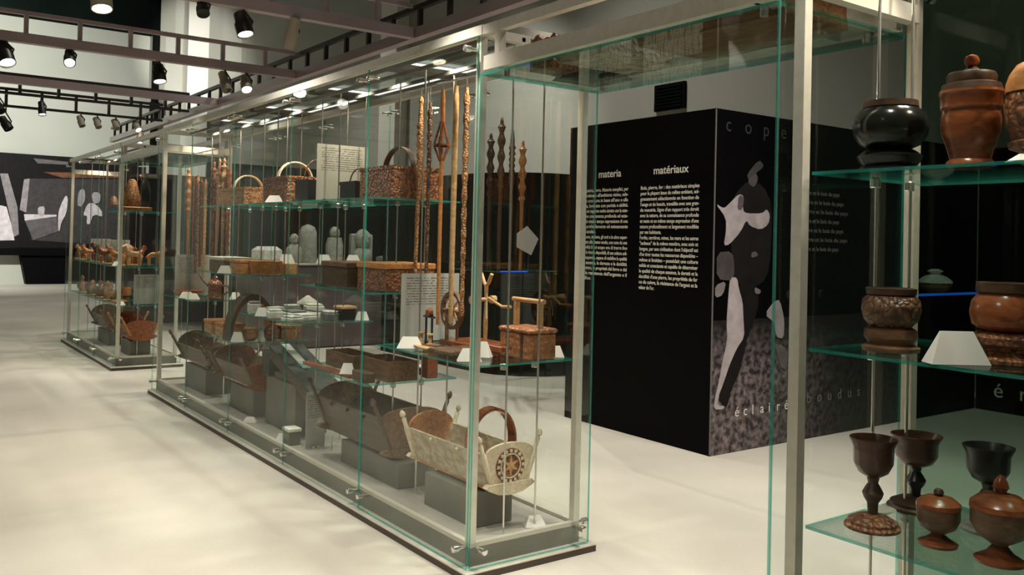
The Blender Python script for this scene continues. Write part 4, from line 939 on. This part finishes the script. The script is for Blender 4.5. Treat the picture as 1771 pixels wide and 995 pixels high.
turned('footed_pot', 'carved dark brown footed pot beside the tent label', 'pot', .22, -1.855, 1.23, [
    ('base', [(.078, 0), (.080, .012), (.062, .022), (.066, .03), (.074, .04), (.072, .062), (.058, .07)], M['brown']),
    ('bowl', [(.056, .071), (.074, .09), (.082, .12), (.078, .15), (.066, .162)], M['brownc']),
    ('rim', [(.062, .163), (.068, .166), (.070, .184), (.060, .185), (.055, .165)], M['dkbrown'])], 'turned vessels in the near case', 40)
turned('beaded_pot', 'reddish pot with beaded foot, cut by the picture edge', 'pot', .28, -2.15, 1.23, [
    ('base', [(.085, 0), (.088, .01), (.06, .03), (.06, .04), (.085, .05), (.088, .068), (.07, .082)], M['redc']),
    ('bowl', [(.06, .083), (.084, .10), (.090, .135), (.084, .165), (.068, .185)], M['red']),
    ('rim', [(.070, .186), (.075, .19), (.074, .215), (.062, .216), (.058, .19)], M['dkbrown'])], 'turned vessels in the near case', 40)
def goblet(label, x, y, z, h, rc, rb, mt, mb, mr):
    return turned('goblet', label, 'goblet', x, y, z, [
        ('foot', [(rb, 0), (rb, .008), (rb*.9, .014), (rb*.88, .022), (rb*.6, .034), (.022, .042)], mb),
        ('stem', [(.014, .043), (.016, h*.28), (.026, h*.34), (.030, h*.39), (.022, h*.45), (.014, h*.5), (.018, h*.56)], mt),
        ('cup', [(.018, h*.561), (rc*.7, h*.62), (rc*.92, h*.72), (rc*.95, h*.9), (rc*1.12, h*.985), (rc*1.12, h), (rc*1.04, h), (rc*.85, h*.9), (rc*.6, h*.68), (.01, h*.64)], mr)], 'goblets in the near case', 36)
M['cup'] = wood('dark_red_cup', (.035, .014, .009), (.10, .032, .017), .25)
goblet('dark red goblet with carved pinkish foot at the shelf front', .20, -1.82, .705, .265, .060, .078, M['dkbrown'], M['redc'], M['cup'])
goblet('dark goblet with reddish rim standing behind the carved-foot one', .50, -1.785, .705, .235, .068, .085, M['blackw'], M['dkbrown'], M['cup'])
goblet('black goblet at the back of the lowest shelf', .47, -2.02, .705, .25, .062, .07, M['blackw'], M['greyblk'], M['blackw'])
turned('lidded_cup', 'small banded brown lidded cup on low foot, lowest shelf', 'cup', .22, -2.005, .705, [
    ('foot', [(.05, 0), (.052, .008), (.03, .02), (.016, .032)], M['red']), ('bowl', [(.016, .033), (.045, .05), (.056, .075), (.056, .105)], M['brown']),
    ('lid', [(.058, .106), (.057, .118), (.04, .132), (.012, .138)], M['red']), ('knob', [(.008, .137), (.014, .146), (.010, .155), (.003, .158)], M['dkbrown'])], 'lidded cups in the near case', 36)
turned('lidded_cup', 'larger lidded cup with pear knob, lowest shelf at picture edge', 'cup', .23, -2.165, .705, [
    ('foot', [(.06, 0), (.062, .008), (.035, .024), (.018, .045)], M['red']), ('bowl', [(.018, .046), (.055, .07), (.072, .10), (.072, .14)], M['brown']),
    ('lid', [(.075, .141), (.073, .155), (.05, .175), (.016, .183)], M['red']), ('knob', [(.010, .182), (.020, .198), (.016, .215), (.005, .23)], M['red'])], 'lidded cups in the near case', 36)
card('large white tent label between the two middle shelf pots', .115, -2.10, 1.23, .155, .085, .62)
card('white label card under the carved jar on top shelf', .13, -2.27, 1.755, .10, .02, .62)
turned('metal_saucer', 'small grey metal saucer beside the carved goblet foot', 'saucer', .36, -1.745, .705, [('dish', [(.03, 0), (.05, .012), (.046, .013), (.01, .006)], M['paleblk'])])

# ------------------------------------------------------------------ far case contents
stand_block('grey block under the near-end cradle of far case', .20, .42, 7.12, 7.55, .30)
cradle('red brown boat-shaped cradle at the end of far case', .31, 7.06, 7.72, .301, .34, .20, .15, .05, M['red'], M['red'], M['red'], .11, head=.06, knobmat=M['orange'])
stand_block('grey block under the middle cradle of far case', .20, .42, 8.2, 8.8, .30)
cradle('dull brown cradle in the middle of far case', .31, 8.12, 8.95, .301, .34, .20, .15, .05, M['brown'], M['red'], M['brown'], .11, head=.05)
board('grey text board low at the end of far case', .24, .51, 7.20, .70, 1.04)
board('grey text board above the carved animals of far case', .20, .45, 8.35, 1.13, 1.42)
board('grey text board farthest in the far case', .20, .45, 9.4, 1.13, 1.42)
mk = thing('carved_mask', 'tall carved mask figure on orange base, far case top shelf', 'carving', (.27, 7.35, 1.761))
part('base', G().bev(.11, .43, 7.26, 7.46, 1.761, 1.81, .006), M['orange'], mk)
part('body', G().lathe([(.09, 0), (.11, .04), (.10, .12), (.07, .22), (.05, .29), (.02, .32)], 12, (.23, 7.36, 1.81), 1, .6), M['orangec'], mk, 40); part('shroud', G().lathe([(.06, 0), (.09, .06), (.09, .2), (.06, .30), (.02, .36)], 12, (.35, 7.38, 1.81), 1, .6), M['blackw'], mk, 40)
part('crest', G().ball((.32, 7.36, 2.15), .035), M['dkbrown'], mk, 60)
turned('carved_disc', 'round orange carved disc leaning in far case', 'carving', .30, 7.85, 1.131, [('disc', [(.05, 0), (.10, .05), (.12, .12), (.10, .19), (.05, .23), (.01, .245)], M['orangec'])])
# hanging bell
hb = thing('hanging_bell', 'small dark bell hanging on a wire in far case', 'bell', (.30, 8.6, 1.86))
part('bell', G().lathe([(.07, 0), (.065, .02), (.045, .07), (.02, .11)], 16, (.30, 8.6, 1.86)), M['brown'], hb, 40); part('wire', G().tube([(.30, 8.6, 1.97), (.30, 8.6, 2.47)], .002, 5), M['rod'], hb)
# carved animals: one skinned body, copied
def animal(name, label, mat, loc, rz, tall=1.0, group='carved toy animals'):
    P = [(-.06, 0, .125), (-.02, 0, .125), (.02, 0, .125), (.055, 0, .13), (.08, 0, .165*tall), (.09, 0, .185*tall), (.12, 0, .172*tall), (-.052, .022, .07), (-.054, .024, .008), (-.052, -.022, .07), (-.054, -.024, .008), (.047, .022, .07), (.05, .024, .008), (.047, -.022, .07), (.05, -.024, .008), (-.085, 0, .10), (.085, .022, .21*tall), (.085, -.022, .21*tall)]
    E_ = [(0, 1), (1, 2), (2, 3), (3, 4), (4, 5), (5, 6), (0, 7), (7, 8), (0, 9), (9, 10), (3, 11), (11, 12), (3, 13), (13, 14), (0, 15), (5, 16), (5, 17)]
    Rr = [.030, .028, .028, .030, .020, .022, .014, .013, .010, .016, .011, .015, .011, .015, .011, .006, .006, .006]
    me = bpy.data.meshes.new(name); me.from_pydata(P, E_, []); me.materials.append(mat)
    o = bpy.data.objects.new(name, me); COL.objects.link(o)
    sk = o.modifiers.new('skin', 'SKIN'); sk.use_smooth_shade = True; sb = o.modifiers.new('sub', 'SUBSURF'); sb.levels = 1; sb.render_levels = 1
    for i, r_ in enumerate(Rr): me.skin_vertices[0].data[i].radius = (r_, r_)
    me.skin_vertices[0].data[1].use_root = True
    o.location = loc; o.rotation_euler = (0, 0, rz); o['label'] = label; o['category'] = 'toy animal'; o['group'] = group
    return o
ZA = 1.131
proto = animal('toy_animal', 'pale carved wooden cow at the near end of far case', M['tan'], (.22, 7.14, ZA), PI, 1)
proto.scale = (1.15,)*3
alist = [(.45, 7.16, -.4, 1.1, 'orange', 'orange carved toy animal behind the pale cow'), (.16, 7.62, 2.6, 1, 'orange', 'orange carved toy animal second along the far case front'), (.36, 7.62, .3, 1.1, 'red', 'dark red toy animal behind the front row'),
         (.14, 8.15, 2.9, 1.1, 'red', 'red toy animal by the second bay front'), (.34, 8.12, .5, 1, 'orange', 'orange toy animal in the second bay back'), (.16, 8.55, 2.4, 1.2, 'brown', 'brown toy animal in the second bay'), (.15, 9.15, 2.8, 1, 'orange', 'orange toy animal in the third bay front'), (.40, 9.15, .2, 1.1, 'red', 'red toy animal in the third bay back'), (.16, 9.6, 2.7, 1, 'tan', 'small tan toy animal at the far end')]
for x, y, rz_, sc_, mt, lb_ in alist:
    o = proto.copy(); o.data = proto.data.copy(); o.data.materials[0] = M[mt]; COL.objects.link(o); o.location = (x, y, ZA); o.rotation_euler = (0, 0, rz_); o.scale = (sc_,)*3; o['label'] = lb_
card('white label card beside the near end toy cow', .10, 7.42, ZA, .09, .05)
low = [(.14, 7.75, 'orangec', 'squat carved orange cup on low shelf of far case'), (.40, 7.6, 'red', 'red turned cup behind the squat orange one'), (.15, 8.15, 'brown', 'brown turned cup in second bay low shelf'), (.38, 8.2, 'orange', 'orange turned cup in second bay low shelf'), (.15, 8.6, 'redc', 'carved red cup at second bay edge'), (.16, 9.15, 'brown', 'brown cup in third bay low shelf front'), (.4, 9.25, 'orangec', 'carved orange cup in third bay low shelf back'), (.16, 9.65, 'red', 'small red cup farthest on low shelf')]
for i, (x, y, mt, lb_) in enumerate(low):
    turned('turned_cup', lb_, 'cup', x, y, .70, [('foot', [(.045, 0), (.05, .01), (.025, .02)], M[mt]), ('bowl', [(.025, .021), (.06, .04), (.07, .08), (.062, .12+.03*hash01(i)), (.055, .12+.03*hash01(i)), (.05, .06)], M[mt])], 'turned cups on the far case low shelf')
figs = [(.12, 7.3, ZA, 'orange', 'upright orange figurine beside the pale toy cow'), (.30, 7.42, ZA, 'red', 'upright dark red figurine in the first bay middle'), (.11, 7.86, ZA, 'brown', 'upright brown figurine at first bay edge'), (.10, 8.32, ZA, 'orangec', 'carved orange figurine in second bay front'), (.12, 8.74, ZA, 'red', 'red figurine near second bay edge'), (.30, 8.85, ZA, 'orange', 'orange figurine behind the red one'), (.11, 9.38, ZA, 'redc', 'carved red figurine in third bay front'), (.12, 9.78, ZA, 'brown', 'brown figurine at the very far end'),
        (.11, 7.9, .70, 'orangec', 'carved orange figurine on low shelf first bay'), (.12, 8.36, .70, 'red', 'red figurine on low shelf second bay'), (.12, 8.8, .70, 'orange', 'orange figurine on low shelf second bay edge'), (.11, 9.4, .70, 'orangec', 'carved figurine on low shelf third bay')]
for i, (x, y, z, mt, lb_) in enumerate(figs):
    k_ = 1+.35*hash01(i+5)
    turned('carved_figurine', lb_, 'figurine', x, y, z, [('base', [(.045, 0), (.05, .012), (.04, .02)], M['tan']), ('body', [(.03, .021), (.042, .06*k_), (.034, .10*k_), (.016, .12*k_)], M[mt]), ('head', [(.014, .121*k_), (.026, .135*k_), (.026, .155*k_), (.012, .172*k_)], M[mt])], 'carved figurines in the far case', 12)
solid_box('carved_plate', 'flat carved orange board on low shelf of far case', .09, .22, 7.35, 7.62, .70, .03, M['orangec'], 'board')
card('white label card on low shelf near the end text board', .10, 7.18, .70, .09, .04)

# ------------------------------------------------------------------ fit the lettering to its measure
bpy.context.view_layer.update()
for o, wd in TXT:
    d = o.dimensions.x
    if d > 1e-4: o.scale.x = wd/d
bpy.context.view_layer.update()
dg = bpy.context.evaluated_depsgraph_get()
for o in [o for o in bpy.data.objects if o.type == 'FONT']:
    me = bpy.data.meshes.new_from_object(o.evaluated_get(dg)); me.name = 'lettering'
    n_ = bpy.data.objects.new('letter' if 'letter' in o else 'text_line', me); COL.objects.link(n_); n_.parent = o.parent
    n_.location = o.location; n_.rotation_euler = o.rotation_euler; n_.scale = o.scale
    if 'letter' not in o: n_['kind'] = 'stuff'
    bpy.data.objects.remove(o)
